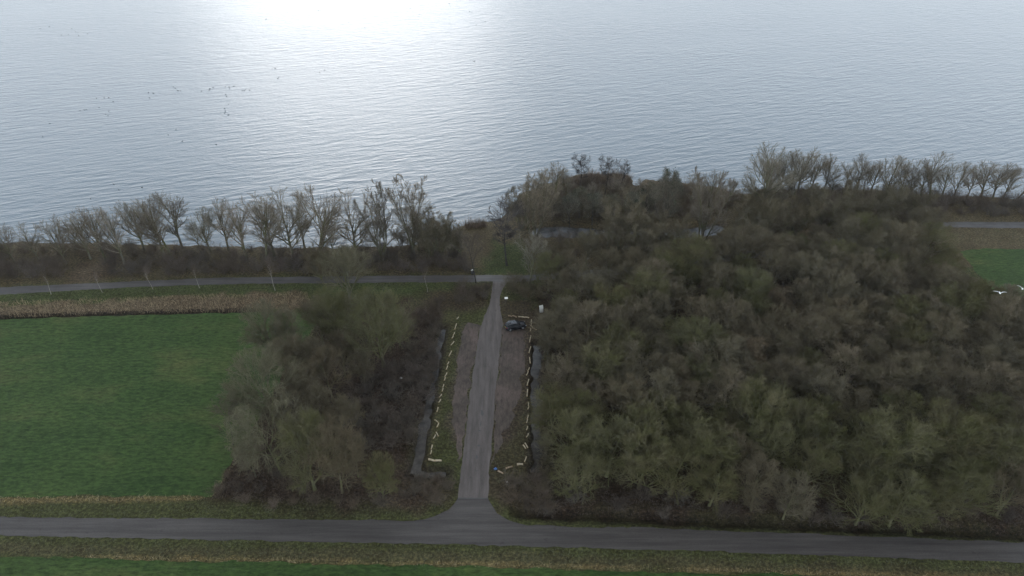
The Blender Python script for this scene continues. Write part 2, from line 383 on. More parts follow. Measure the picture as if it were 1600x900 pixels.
sheet('meadow', GL([(-900, 532), (0, 499), (200, 493), (395, 488.5), (492, 489), (497, 500), (440, 588), (382, 694), (330, 774), (0, 776.5), (-900, 742)]), 0.02, M['meadow'], 0.3, label='wide flat green meadow beside the near road')
sheet('field', GL([(-900, 880), (0, 868), (100, 872), (740, 886), (1200, 898), (2300, 936), (2300, 1600), (-900, 1600)]), 0.02, M['meadow'], 0.3, label='green grass field along the near road verge')
sheet('pasture', GL([(1500, 392), (1540, 389), (2300, 392), (2300, 470), (1560, 465), (1530, 430)]), 0.02, M['meadow'], 0.3, label='green pasture behind the wood')
sheet('near_road', GL([(-1500, 795), (0, 808), (400, 811.5), (645, 813.5), (672, 810), (695, 799), (708, 788), (716, 778.5), (763, 778.5), (768, 790), (778, 802), (795, 813), (825, 820), (1100, 828), (1600, 848), (2600, 890),
                       (2600, 930), (1600, 879), (1100, 861), (740, 851), (400, 845), (0, 837), (-1500, 812)]), 0.016, M['asphalt'], 0.17, label='narrow grey asphalt country road across the foreground')
drive_l = [(716, 778.2), (721, 735), (727, 680), (733, 630), (739, 585), (745, 540), (750, 510), (756, 494), (764, 478), (767, 462), (769.5, 440.5)]
drive_r = [(763, 778.2), (764.5, 740), (768, 690), (773, 630), (778, 580), (783, 530), (786, 506), (782, 488), (781, 470), (783.5, 455), (788, 445), (800, 439.5)]
sheet('access_road', GL(drive_l + drive_r[::-1]), 0.012, M['drive'], 0.16, label='straight worn asphalt access road leading to the lake path')
sheet('lake_path', GL([(-900, 480), (0, 449), (200, 440), (350, 433.5), (600, 431), (740, 430), (820, 430), (1000, 416), (1200, 389), (1360, 364), (1480, 346.5), (1600, 347), (2300, 352),
                       (2300, 363), (1600, 356.5), (1480, 355), (1370, 372), (1200, 400), (1000, 427), (815, 440), (600, 441.5), (350, 444), (200, 449), (0, 460.5), (-900, 492)]), 0.008, M['path'], 0.15, label='grey asphalt path following the lake shore')
sheet('gravel_strip', GL([(737, 585), (731, 630), (724, 690), (719, 725), (711, 690), (705, 640), (710, 610), (716, 560), (722, 520), (730, 505), (744, 505), (749, 508), (744, 538)]), 0.005, M['gravel'], 0.5, label='reddish gravel parking strip on the meadow side of the access road')
sheet('gravel_strip', GL([(786, 512), (784, 530), (779, 580), (774, 630), (767, 730), (776, 700), (796, 660), (812, 620), (816, 580), (819, 540), (822, 518), (818, 500), (800, 500)]), 0.005, M['gravel'], 0.5, label='grey gravel parking strip under the parked car')
sheet('road_joint', GL([(715.6, 777.7), (763.2, 777.7), (763.2, 779.4), (715.6, 779.4)]), 0.021, M['tar'], 0.04, label='dark tar joint across the mouth of the access road')

for cx_, cy_, w_, h_ in ((753, 645, 2.2, 5), (749, 673, 2.6, 1.2), (747.5, 697, 2.4, 1.6), (746, 714, 1.5, 4), (751, 662, 1.0, 5), (777, 465, 1.6, 1.0), (745, 735, 3.0, 0.6), (757, 610, 1.6, 0.8)):
    sheet('tar_patch', GL([(cx_ - w_, cy_ + h_ * 0.4), (cx_ - w_ * 0.5, cy_ - h_), (cx_ + w_ * 0.6, cy_ - h_ * 0.7), (cx_ + w_, cy_ + h_ * 0.2), (cx_ + w_ * 0.3, cy_ + h_)]), 0.018, M['tar'], 0.12, 0.25, label='dark irregular tar patch on the worn access road')
def water_strip(name, line, half, z, label):
    P = dense(line, 0.8); T = np.gradient(P, axis=0); T /= np.linalg.norm(T, axis=1)[:, None]; Nn = np.stack([-T[:, 1], T[:, 0]], -1)
    V = np.concatenate([np.c_[P + Nn * half, np.full(len(P), z)], np.c_[P - Nn * half, np.full(len(P), z)]]); n = len(P)
    F = [(i, i + n, i + n + 1, i + 1) for i in range(n - 1)]
    me = mesh_np(name, V, F); o = obj(name, me, M['ditch'])
    return tag(o, label, 'ditch', kind='structure')
water_strip('ditch_water', ditch_l, 1.3, -0.46, 'long narrow ditch of still grey water beside the left log row')
water_strip('ditch_water', ditch_l2[0:1] + GL([(697, 741)], -0.45), 0.9, -0.465, 'short end of the ditch turning below the earth bank')
water_strip('ditch_water', ditch_r, 1.0, -0.46, 'narrow ditch of water along the edge of the wood')
sheet('pond_water', [tuple(p) for p in (np.array(pond) - np.mean(pond, 0)) * [1.06, 1.25] + np.mean(pond, 0)], WATER + 0.002, M['ditch'], 0.0, label='small pond hidden behind trees near the lake')
me = mesh_np('lake', [(-6000, 100, WATER), (6000, 100, WATER), (6000, 9000, WATER), (-6000, 9000, WATER)], [(0, 1, 2, 3)])
tag(obj('lake', me, M['lake']), 'wide rippled lake reflecting the pale winter sky', 'lake', kind='structure')

# ------------------------------------------------------------------ trees
UP = np.array([0, 0, 1.0])
def nrm(v): return v / (np.linalg.norm(v, axis=-1, keepdims=True) + 1e-9)
def grow(base, d, L, n, wob, trop, r):
    "B branches as polylines of n points"
    B = len(base); P = np.zeros((B, n, 3)); P[:, 0] = base; d = nrm(d)
    for k in range(1, n):
        d = nrm(d + r.normal(0, wob, (B, 3)) + UP * np.reshape(trop, (-1, 1)))
        P[:, k] = P[:, k - 1] + d * (L / (n - 1))[:, None]
    return P
def spawn(P, Rd, L, k, r, t0=0.25, t1=1.0, ang=(25, 55), lf=0.55, rf=0.55, n=4, wob=0.12, trop=0.08, lvar=0.35, shade=0.45, env=None, force=False):
    B, npt, _ = P.shape
    idx = np.repeat(np.arange(B), k); m = len(idx)
    t = t0 + (t1 - t0) * ((np.tile(np.arange(k), B) + r.random(m)) / k)
    f = t * (npt - 1); i = np.minimum(f.astype(int), npt - 2); w = (f - i)[:, None]
    a = P[idx, i]; b = P[idx, i + 1]; base = a * (1 - w) + b * w; tan = nrm(b - a)
    rad = (Rd[idx, i] * (1 - w[:, 0]) + Rd[idx, i + 1] * w[:, 0]) * rf
    q = r.normal(0, 1, (m, 3)); perp = nrm(q - (q * tan).sum(-1, keepdims=True) * tan)
    al = np.radians(r.uniform(ang[0], ang[1], m))[:, None]
    d = tan * np.cos(al) + perp * np.sin(al)
    Lc = L[idx] * lf * (1 - shade * (t - t0) / (t1 - t0 + 1e-6)) * r.uniform(1 - lvar, 1 + lvar, m)
    if env:                                   # distance to the crown's rounded outline along the branch
        ez, ea, eb = env; k_ = np.array([1 / ea, 1 / ea, 1 / eb]); p_ = (base - np.array([0, 0, ez])) * k_; v_ = nrm(d) * k_
        A_ = (v_ * v_).sum(-1); B_ = (p_ * v_).sum(-1); C_ = (p_ * p_).sum(-1) - 1
        te = (-B_ + np.sqrt(np.maximum(B_ * B_ - A_ * C_, 0))) / A_; te = np.maximum(te, 0.35)
        Lc = te * r.uniform(0.8, 1.02, m) if force else np.minimum(Lc, te * r.uniform(0.75, 1.12, m))
    C = grow(base, d, Lc, n, wob, trop, r)
    return C, rad, Lc
def taper(r0, n, end): return r0[:, None] * np.linspace(1, end, n)[None, :]
def tubes(P, Rd, s):
    B, n, _ = P.shape
    T = np.empty_like(P); T[:, 1:-1] = P[:, 2:] - P[:, :-2]; T[:, 0] = P[:, 1] - P[:, 0]; T[:, -1] = P[:, -1] - P[:, -2]
    T = nrm(T); ref = np.where(np.abs(T[..., 2:3]) > 0.9, np.array([1.0, 0, 0]), UP)
    U = nrm(np.cross(T, ref)); W = np.cross(T, U)
    a = np.arange(s) * 2 * math.pi / s
    V = P[:, :, None] + Rd[:, :, None, None] * (np.cos(a)[None, None, :, None] * U[:, :, None] + np.sin(a)[None, None, :, None] * W[:, :, None])
    I = np.arange(B * n * s).reshape(B, n, s); J = np.roll(I, -1, 2)
    F = np.stack([I[:, :-1], J[:, :-1], J[:, 1:], I[:, 1:]], -1).reshape(-1, 4)
    return V.reshape(-1, 3), F
def join(parts):
    Vs, Fs, o = [], [], 0
    for V, F in parts: Vs.append(V); Fs.append(F + o); o += len(V)
    return np.concatenate(Vs), np.concatenate(Fs)
def leaves(P, count, size, r):
    "small leaf faces round random points of the twigs"
    B, n, _ = P.shape; i = r.integers(0, B, count); j = r.integers(0, n, count)
    c = P[i, j] + r.normal(0, 0.18, (count, 3)); a = nrm(r.normal(0, 1, (count, 3))); b = nrm(np.cross(a, r.normal(0, 1, (count, 3))))
    s = size * r.uniform(0.6, 1.3, (count, 1))
    V = np.stack([c - a * s, c - b * s * 0.5, c + a * s, c + b * s * 0.5], 1).reshape(-1, 3)
    return V, np.arange(count * 4).reshape(-1, 4)

def tree_meshes(name, seed, H=12.0, clear=0.25, stems=1, limbs=11, limb_ang=(35, 60), limb_len=0.55, limb_trop=0.10, nb=7, nt=6, nw=5, lf=(0.60, 0.56, 0.46),
                r0=0.17, lean=0.05, twig_r=0.013, leaf=0, vase=0.62, top=0.97, env=(0.56, 0.42, 0.45), ta=(24, 54), leaf_size=0.09, stem_spread=0.25, twig_trop=0.05, droop=0.0, cones=0):
    r = np.random.default_rng(seed)
    base = np.zeros((stems, 3)); base[:, :2] = r.normal(0, 0.15 if stems > 1 else 0.0, (stems, 2)); base[:, 2] = -0.15
    a = np.arange(stems) * 2 * math.pi / stems + r.random() * 6
    d = np.stack([np.cos(a), np.sin(a), np.zeros(stems)], -1) * (stem_spread if stems > 1 else lean) + UP
    L0 = H * 0.86 * r.uniform(0.85, 1.0, stems) if stems > 1 else np.array([H * 0.82])
    P0 = grow(base, d, L0, 9, 0.05, 0.05, r); R0 = taper(np.full(stems, r0 / (stems ** 0.35)), 9, 0.12)
    R0[:, 0] *= 1.35
    EV = tuple(e_ * H for e_ in env)
    k1 = max(3, int(limbs / (stems ** 0.5)))
    P1, q1, L1 = spawn(P0, R0, L0, k1, r, clear, top, limb_ang, limb_len, 0.62, 6, 0.10, limb_trop, 0.2, vase, EV, stems == 1)
    R1 = taper(q1, 6, 0.25)
    P2, q2, L2 = spawn(P1, R1, L1, nb, r, 0.15, 1.0, ta, lf[0], 0.6, 5, 0.11, twig_trop, 0.35, 0.45, EV)
    R2 = taper(np.maximum(q2 * 1.3, twig_r * 2.7), 5, 0.5)
    P3, q3, L3 = spawn(P2, R2, L2, nt, r, 0.12, 1.0, ta, lf[1], 0.62, 4, 0.12, twig_trop - droop, 0.35, 0.35, EV)
    L3 = np.maximum(L3, 0.35); R3 = taper(np.maximum(q3 * 0.9, twig_r * 1.7), 4, 0.6)
    P4, q4, L4 = spawn(P3, R3, L3 * 1.25, nw, r, 0.1, 1.0, (20, 56), lf[2] * 1.3, 0.6, 3, 0.12, twig_trop - droop, 0.35, 0.3)
    R4 = taper(np.full(len(P4), twig_r), 3, 0.45)
    V, F = join([tubes(P0, R0, 8), tubes(P1, R1, 6)])
    trunk = mesh_np(name + '_trunk', V, F, True)
    parts = [tubes(P2, R2, 4), tubes(P3, R3, 3), tubes(P4, R4, 3)]
    crown = mesh_np(name + '_crown', *join(parts), True)
    lv = None
    if leaf: lv = mesh_np(name + '_leaves', *leaves(np.concatenate([P3[:, -3:], P4]), leaf, leaf_size, r))
    if cones: lv = mesh_np(name + '_leaves', *leaves(P4, cones, 0.05, r))
    top_z = max(P1[..., 2].max(), P2[..., 2].max(), P4[..., 2].max())
    return trunk, crown, lv, float(top_z)

MOSS = (0.084, 0.086, 0.040)
M['bark_wood'] = mat_bark('woodland_bark', (0.088, 0.078, 0.060), MOSS)
M['twig_wood'] = mat_bark('woodland_twigs', (0.116, 0.098, 0.068), (0.098, 0.086, 0.052))
M['twig_moss'] = mat_bark('mossy_twigs', (0.104, 0.096, 0.054), (0.084, 0.085, 0.034))
M['bark_moss'] = mat_bark('mossy_bark', (0.095, 0.090, 0.058), (0.080, 0.086, 0.034))
M['twig_red'] = mat_bark('russet_twigs', (0.108, 0.082, 0.055))
M['bark_shore'] = mat_bark('shore_bark', (0.105, 0.094, 0.072), (0.075, 0.08, 0.035))
M['twig_shore'] = mat_bark('shore_twigs', (0.138, 0.120, 0.094))
M['twig_pale'] = mat_bark('pale_twigs', (0.112, 0.100, 0.064))
M['bark_alder'] = mat_bark('alder_bark', (0.040, 0.036, 0.034))
M['twig_alder'] = mat_bark('alder_twigs', (0.048, 0.042, 0.042))
M['ivy'] = mat_bark('ivy_leaves', (0.038, 0.052, 0.036))
M['cone'] = mat_bark('alder_cones', (0.03, 0.025, 0.022))
M['twig_shrub'] = mat_bark('shrub_twigs', (0.092, 0.074, 0.058))
M['twig_dark'] = mat_bark('dark_shrub_twigs', (0.086, 0.071, 0.060))
M['twig_straw'] = mat_bark('pale_shrub_twigs', (0.12, 0.10, 0.06))
M['birch'] = mat_flat('pale_sapling_bark', (0.26, 0.24, 0.21), 0.7)

PROTO = {}
def proto(kind, name, bark, twig, leafm=None, **kw):
    PROTO.setdefault(kind, []).append((tree_meshes(name, len(PROTO) * 31 + len(PROTO.get(kind, [])) * 7 + 3, **kw), M[bark], M[twig], M[leafm] if leafm else None))
W = dict(nb=9, nt=7, nw=5, twig_r=0.0105, twig_trop=0.08)
for i in range(4): proto('wood', 'woodland_tree', 'bark_wood', 'twig_wood', H=11.5, clear=0.16, limbs=17, limb_ang=(24, 56), limb_trop=0.08, env=(0.57, (0.36, 0.42, 0.39, 0.33)[i], 0.44), **W)
for i in range(3): proto('moss', 'mossy_tree', 'bark_moss', 'twig_moss', H=11.5, clear=0.07, limbs=20, limb_ang=(26, 68), limb_trop=0.08, r0=0.22, env=(0.52, (0.42, 0.46, 0.38)[i], 0.47), **W)
proto('russet', 'russet_tree', 'bark_wood', 'twig_red', H=11.5, clear=0.2, limbs=16, limb_ang=(28, 58), env=(0.57, 0.38, 0.44), **W)
S = dict(nb=8, nt=6, nw=4, twig_r=0.0088, lf=(0.5, 0.5, 0.44))
for i in range(4): proto('shore', 'shore_tree', 'bark_shore', 'twig_shore', H=12.5, clear=0.2, limbs=13, limb_ang=(22, 46), limb_trop=0.06, r0=0.24, lean=0.05, top=0.75, env=(0.62, (0.33, 0.38, 0.29, 0.35)[i], 0.40), ta=(20, 46), **S)
for i in range(2): proto('tall', 'tall_tree', 'bark_shore', 'twig_shore', H=17, clear=0.2, stems=5, stem_spread=0.22, limbs=26, limb_ang=(20, 42), limb_len=0.30, r0=0.26, env=(0.55, 0.27, 0.46), ta=(18, 44), **S)
for i in range(2): proto('multi', 'many_stemmed_tree', 'bark_moss', 'twig_wood', H=11, clear=0.15, stems=6, stem_spread=0.5, limbs=22, limb_ang=(25, 52), limb_len=0.40, nb=7, nt=6, nw=5, r0=0.17, env=(0.52, 0.42, 0.46), twig_r=0.0105)
for i in range(2): proto('alder', 'alder_tree', 'bark_alder', 'twig_alder', 'cone', H=14, clear=0.45, limbs=20, limb_ang=(50, 82), limb_trop=0.03, nb=8, nt=6, nw=4, r0=0.17, cones=1500, lean=0.08, env=(0.74, 0.24, 0.27), twig_r=0.0105)
for i in range(2): proto('ivy', 'ivy_clad_tree', 'bark_alder', 'twig_shore', 'ivy', H=12, clear=0.15, limbs=17, limb_ang=(30, 60), nb=8, nt=6, nw=4, leaf=3600, leaf_size=0.10, env=(0.55, 0.34, 0.45), twig_r=0.0105)
proto('spread', 'spreading_tree', 'bark_shore', 'twig_pale', H=12, clear=0.2, limbs=17, limb_ang=(30, 70), limb_trop=0.03, nb=9, nt=6, nw=5, r0=0.22, twig_r=0.0115, env=(0.55, 0.5, 0.44), ta=(20, 46))
proto('weep', 'drooping_tree', 'bark_moss', 'twig_pale', H=11, clear=0.2, limbs=16, limb_ang=(40, 72), nb=8, nt=6, nw=6, droop=0.2, env=(0.56, 0.46, 0.44), twig_r=0.0105)
proto('sapling', 'sapling', 'birch', 'twig_shrub', H=7, clear=0.55, limbs=8, limb_ang=(14, 30), limb_len=0.35, nb=5, nt=4, nw=2, r0=0.05, twig_r=0.008, env=(0.75, 0.16, 0.27))
proto('thin', 'thin_tree', 'bark_alder', 'twig_shrub', H=10, clear=0.3, limbs=10, limb_ang=(25, 50), limb_len=0.4, nb=6, nt=5, nw=3, r0=0.1, twig_r=0.009, env=(0.6, 0.3, 0.42))
print('tree triangles', sum(2 * len(m_.polygons) for L_ in PROTO.values() for p_ in L_ for m_ in p_[0][:3] if m_))

def tree(kind, x, y, h, name, label, group=None, wide=1.0, cat='tree', v=None):
    L = PROTO[kind]; (tm, cm, lm, H), mb, mt, ml = L[v if v is not None else random.randrange(len(L))]
    z = float(gz(x, y)); e = empty(name, (x, y, max(z, WATER) if z < 0 else z), random.uniform(0, 6.28))
    s = h / H; e.scale = (s * wide, s * wide, s)
    obj('trunk', tm, mb, e); obj('crown', cm, mt, e)
    if lm: obj('leaves' if kind == 'ivy' else 'cones', lm, ml, e)
    return tag(e, label, cat, group)
def tree_px(kind, bx, by, ty, name, label, group=None, wide=1.0, v=None, up=1.0):
    "base pixel on the ground and the row its top reaches"
    p = G(bx, by); lo, hi = 1.0, 40.0
    for _ in range(30):
        h = (lo + hi) / 2; d = p[1] * CT + (CAM_H - h) * ST; yy = (CAM_H - h) * CT - p[1] * ST
        py = 450 + FPX * yy / d
        if py > ty: lo = h
        else: hi = h
    return tree(kind, p[0], p[1], h * up, name, label, group, wide, v=v)

# --- trees along the shore of the lake
S_LAB, S_GRP = 'bare slender tree in the row between lake and path', 'bare trees in a row on the lake shore'
for bx, by, ty in [(-40, 412, 352), (22, 408, 352), (60, 405, 346), (104, 412, 340), (142, 405, 338), (166, 410, 333), (195, 413, 325), (226, 392, 318), (257, 402, 312), (268, 403, 313), (284, 386, 307), (330, 395, 332),
                   (358, 391, 315), (386, 408, 327), (418, 408, 307), (428, 400, 311), (459, 404, 300), (476, 386, 299), (500, 415, 304), (521, 396, 352), (558, 402, 305), (310, 385, 345), (120, 390, 350), (5, 398, 360)]:
    tree_px('shore', bx, by, ty, 'shore_tree', S_LAB, S_GRP, random.uniform(0.9, 1.25), up=random.uniform(0.98, 1.18))
tree_px('tall', 597, 408, 284, 'tall_tree', 'tall many-stemmed bare tree on the bank, its forked trunk standing clear', wide=1.0, v=0)
tree_px('tall', 646, 398, 276, 'tall_tree', 'tallest upright bare tree on the bank, rising above its neighbours', wide=0.95, v=1)
for bx, by, ty in [(672, 402, 330), (690, 402, 334), (706, 398, 345), (655, 392, 345), (626, 385, 350)]:
    tree_px('multi', bx, by, ty, 'many_stemmed_tree', 'low bushy bare tree beside the tall twin stems on the bank', 'bushy trees beside the tall trees')
tree_px('shore', 720, 404, 352, 'shore_tree', 'small bare tree on the bank beside the lawn')
tree_px('thin', 744, 442, 356, 'thin_tree', 'thin dark bare tree at the path junction beside the bin')
tree_px('alder', 792, 415, 306, 'alder_tree', 'dark alder standing alone on the small lawn', wide=1.1)
tree_px('multi', 503, 437, 383, 'mossy_tree', 'mossy green bushy tree growing against the lake path')
tree_px('tall', 838, 378, 262, 'tall_tree', 'big broad many-stemmed tree at the pond corner', wide=1.15, v=0)
tree_px('multi', 815, 360, 288, 'many_stemmed_tree', 'bushy bare tree on the bank between lawn alder and pond')
tree_px('shore', 828, 446, 362, 'shore_tree', 'bare tree on the wood corner at the path junction')
tree_px('alder', 905, 302, 237, 'alder_tree', 'dark alder with flat crown among the reeds of the point', 'alders on the reedy point')
tree_px('alder', 945, 304, 240, 'alder_tree', 'dark alder with flat crown among the reeds of the point', 'alders on the reedy point')
tree_px('alder', 968, 302, 246, 'alder_tree', 'dark alder with flat crown among the reeds of the point', 'alders on the reedy point')
for bx, by, ty in [(868, 305, 252), (850, 320, 262), (885, 318, 275), (925, 325, 282), (985, 330, 292), (1075, 325, 268), (1108, 322, 266), (1135, 330, 278), (880, 295, 262), (960, 312, 272), (1000, 318, 278), (1050, 312, 272), (838, 308, 275), (1020, 330, 285)]:
    tree_px('shore', bx, by, ty, 'shore_tree', 'bare tree on the point between pond and lake', 'bare trees on the point', random.uniform(0.95, 1.15))
for bx, by, ty in [(890, 352, 298), (925, 350, 300), (955, 345, 302), (905, 340, 292), (985, 350, 300), (862, 345, 300), (1010, 345, 285)]:
    tree_px('ivy', bx, by, ty, 'ivy_clad_tree', 'dark green ivy-clad tree on the far bank of the pond', 'ivy-clad trees round the pond')
tree_px('ivy', 1032, 372, 260, 'ivy_clad_tree', 'tall pointed ivy-clad tree standing over the pond', wide=0.62)
tree_px('multi', 968, 388, 300, 'many_stemmed_tree', 'many-stemmed tree on the near bank of the pond')
tree_px('tall', 1095, 384, 266, 'tall_tree', 'broad many-stemmed tree at the end of the pond', wide=1.1, v=1)
for bx, by, ty in [(1182, 348, 245), (1195, 312, 236), (1217, 306, 240), (1246, 302, 238), (1286, 300, 240), (1336, 302, 247), (1360, 300, 256), (1384, 306, 250), (1421, 304, 252), (1451, 310, 247), (1490, 308, 255), (1532, 307, 253), (1552, 308, 252), (1568, 309, 256), (1300, 305, 262), (1240, 320, 262), (1630, 318, 262), (1205, 301, 246), (1231, 303, 244), (1266, 300, 246), (1318, 303, 252), (1348, 301, 256), (1405, 306, 256), (1438, 307, 258), (1471, 309, 257), (1511, 308, 260), (1590, 311, 262)]:
    tree_px('shore', bx, by, ty, 'shore_tree', 'bare spreading tree in the shore row behind the wood', 'bare trees on the shore behind the wood', random.uniform(1.0, 1.35), up=random.uniform(0.92, 1.2))

for bx, by, ty in [(850, 425, 376), (882, 422, 374), (915, 418, 360), (945, 412, 345), (1000, 408, 340), (1040, 402, 335), (1080, 408, 374), (1120, 404, 372), (1165, 390, 330), (1200, 382, 312), (1240, 372, 305), (1285, 366, 300), (1330, 356, 292), (1375, 350, 290), (1420, 342, 288), (1172, 362, 296), (1200, 350, 290), (1260, 345, 285), (1320, 332, 280), (1390, 328, 282)]:
    tree_px('multi' if bx % 3 else 'wood', bx, by, ty, 'path_side_tree', 'bushy bare tree on the lake side of the path, between pond and wood', 'bushy trees between path and pond', random.uniform(1.0, 1.3))
# --- trees of the small copse beside the meadow
tree_px('spread', 548, 482, 388, 'spreading_tree', 'pale spreading bare tree whose crown overlaps the lake path', wide=1.05)
tree_px('moss', 530, 555, 447, 'mossy_tree', 'yellow-green mossy tree in the copse behind the thicket', wide=0.7, v=0)
tree_px('moss', 600, 572, 452, 'mossy_tree', 'rounded mossy tree in the copse facing the parking strip', wide=0.95, v=1)
tree_px('spread', 432, 560, 470, 'spreading_tree', 'wide grey-green tree with dark trunk on the meadow edge', wide=0.9)
tree_px('wood', 462, 572, 485, 'woodland_tree', 'bare grey tree in the copse behind the wide meadow tree')
tree_px('spread', 436, 668, 548, 'spreading_tree', 'big fan-shaped tree leaning out over the meadow', wide=0.95)
tree_px('weep', 440, 738, 612, 'drooping_tree', 'tree with drooping pale twigs at the copse edge', wide=0.85)
tree_px('moss', 492, 765, 640, 'mossy_tree', 'mossy olive tree in the copse beside the near road verge', wide=0.8, v=2)
tree_px('wood', 535, 770, 655, 'woodland_tree', 'grey bare tree in the copse touching the mossy olive tree', wide=0.85)
tree_px('moss', 599, 778, 712, 'mossy_tree', 'small round mossy tree at the copse corner by the ditch end', wide=0.85, v=0)
tree_px('thin', 372, 718, 625, 'thin_tree', 'thin dark leafless tree standing on the meadow edge')
for bx, by, ty in [(490, 610, 530), (520, 625, 545), (480, 655, 570), (555, 530, 455), (505, 540, 465), (470, 620, 530), (505, 680, 600), (545, 690, 620), (460, 700, 610), (570, 600, 540), (540, 590, 520), (625, 540, 480), (400, 745, 690), (560, 745, 680)]:
    tree_px('wood', bx, by, ty, 'woodland_tree', 'bare grey tree within the copse thicket', 'bare trees inside the copse', random.uniform(0.9, 1.2))

# --- saplings along the path
for bx, by, ty in [(80, 460, 422), (160, 457, 424), (239, 452, 415), (312, 450, 412), (430, 454, 400), (668, 456, 415)]:
    tree_px('sapling', bx, by, ty, 'sapling', 'young tree with pale trunk planted on the path verge', 'saplings planted along the lake path')

# --- the wood
FP = np.array(GL(FOREST_PX))
x0, y0 = FP.min(0); x1, y1 = FP.max(0)
pts = []
r = np.random.default_rng(5); tries = 0
while tries < 26000:
    tries += 1
    x = r.uniform(x0, min(x1, 135)); y = r.uniform(y0, y1)
    if x > 66 + (y - 55) * 0.75: continue
    if any((x - a) ** 2 + (y - b) ** 2 < 4.35 ** 2 for a, b in pts): continue
    pts.append((x, y))
pts = np.array(pts); pts = pts[in_poly(pts[:, 0], pts[:, 1], FP)]
dedge = dist_line(pts[:, 0], pts[:, 1], FP, True)
panel_at = G(846, 489)
for (x, y), de in zip(pts, dedge):
    if math.hypot(x - panel_at[0], y - panel_at[1] + 2.5) < 5.0: continue
    where = 'along its front by the near road' if y < 70 else 'along the ditch by the gravel' if x < 12 else 'along the pasture side' if x > 66 + (y - 62) * 0.55 - 6 else 'along the lake path side' if de < 9 and y > 105 else 'in its middle near the road half' if y < 92 else 'in its middle near the lake half'
    q = r.random(); far = y > 100
    h = r.uniform(8.5, 12.8) * (0.86 if de < 3 else 1.0)
    if y < 76 and q < 0.75 or q < 0.18: tree('moss', x, y, h, 'mossy_tree', 'mossy olive-branched tree of the large wood, ' + where, 'mossy trees of the large wood ' + where, r.uniform(1.05, 1.3))
    elif q > 0.97: tree('russet', x, y, h, 'russet_tree', 'russet-twigged tree of the large wood, ' + where, 'russet trees of the large wood ' + where, r.uniform(0.95, 1.15))
    else: tree('wood', x, y, h, 'woodland_tree', 'bare grey-brown tree of the large wood, ' + where, 'grey trees of the large wood ' + where, r.uniform(1.05, 1.35))
print('wood trees', len(pts))

# ------------------------------------------------------------------ shrubs
def shrub_mesh(name, seed, H=2.2, spread=0.9, stems=22, nt=7, nw=5, tr=0.009):
    r = np.random.default_rng(seed)
    base = np.zeros((stems, 3)); base[:, :2] = r.normal(0, 0.35, (stems, 2)); base[:, 2] = -0.1
    a = r.uniform(0, 6.28, stems); k = r.uniform(0.1, spread, stems)
    d = np.stack([np.cos(a) * k, np.sin(a) * k, np.ones(stems)], -1)
    L = H * r.uniform(0.7, 1.2, stems)
    P0 = grow(base, d, L, 5, 0.12, 0.0, r); R0 = taper(np.full(stems, 0.025), 5, 0.4)
    P1, q1, L1 = spawn(P0, R0, L, nt, r, 0.2, 1.0, (25, 60), 0.5, 0.6, 4, 0.15, 0.03); R1 = taper(np.maximum(q1, tr * 1.3), 4, 0.5)
    P2, q2, L2 = spawn(P1, R1, L1, nw, r, 0.1, 1.0, (25, 60), 0.55, 0.6, 3, 0.15, 0.02); R2 = taper(np.full(len(P2), tr), 3, 0.5)
    return mesh_np(name, *join([tubes(P0, R0, 4), tubes(P1, R1, 3), tubes(P2, R2, 3)]), True)
SH = {k: [] for k in ('brown', 'dark', 'straw', 'grey')}
for i in range(3):
    for k, mk in (('brown', 'twig_shrub'), ('dark', 'twig_dark'), ('straw', 'twig_straw'), ('grey', 'twig_wood')):
        me = shrub_mesh('shrub', 100 + i * 9 + len(k), stems=26 if k != 'straw' else 16); me.materials.append(M[mk]); SH[k].append(me)
def shrub(kind, x, y, s, label, group=None, name='shrub', wide=1.2):
    z = float(gz(x, y))
    if z < WATER + 0.05: return
    o = obj(name, random.choice(SH[kind])); o.location = (x, y, z); o.rotation_euler = (0, 0, random.uniform(0, 6.28))
    o.scale = (s * wide, s * wide, s); tag(o, label, 'shrub', group)
def shrub_zone(kind, poly_px, d, s, label, group, wide=1.2, maxn=90):
    P = np.array(GL(poly_px)); a = P.min(0); b = P.max(0); got = []
    for _ in range(4000):
        if len(got) >= maxn: break
        x = r.uniform(a[0], b[0]); y = r.uniform(a[1], b[1])
        if not in_poly(np.array([x]), np.array([y]), P)[0]: continue
        if any((x - u) ** 2 + (y - w) ** 2 < d * d for u, w in got): continue
        got.append((x, y)); shrub(kind, x, y, r.uniform(*s), label, group, wide=wide)
shrub_zone('dark', [(-60, 436), (100, 430), (98, 412), (-60, 416)], 2.90, (0.90, 1.49), 'dark leafless shrub in the thicket between path and shore trees', 'dark thicket along the path')
shrub_zone('dark', [(165, 432), (350, 428), (345, 408), (170, 416)], 2.90, (0.78, 1.38), 'dark leafless shrub in the thicket between path and shore trees', 'dark thicket along the path')
shrub_zone('dark', [(352, 428), (560, 427), (735, 424), (725, 402), (560, 408), (352, 408)], 2.90, (0.90, 1.49), 'dark leafless shrub in the thicket between path and shore trees', 'dark thicket along the path')
shrub_zone('brown', [(-60, 404), (200, 400), (560, 402), (720, 396), (715, 386), (560, 392), (300, 388), (100, 385), (-60, 388)], 3.43, (0.67, 1.38), 'brown leafless shrub at the water edge beneath shore trees', 'brown shrubs at the water edge')
shrub('straw', *G(345, 412)[:2], 1.3, 'pale straw-coloured bush among the dark thicket by the path', wide=1.5)
shrub_zone('dark', [(570, 590), (640, 570), (680, 560), (655, 660), (640, 700), (560, 700), (540, 640)], 2.51, (0.90, 1.49), 'dark low shrub in the copse thicket beside the ditch', 'dark shrubs of the copse thicket')
shrub_zone('brown', [(330, 778), (385, 700), (440, 700), (480, 770), (600, 785), (640, 760), (640, 785), (560, 794), (400, 792)], 2.51, (0.45, 0.92), 'brown low shrub along the copse edge', 'brown shrubs on the copse edge')
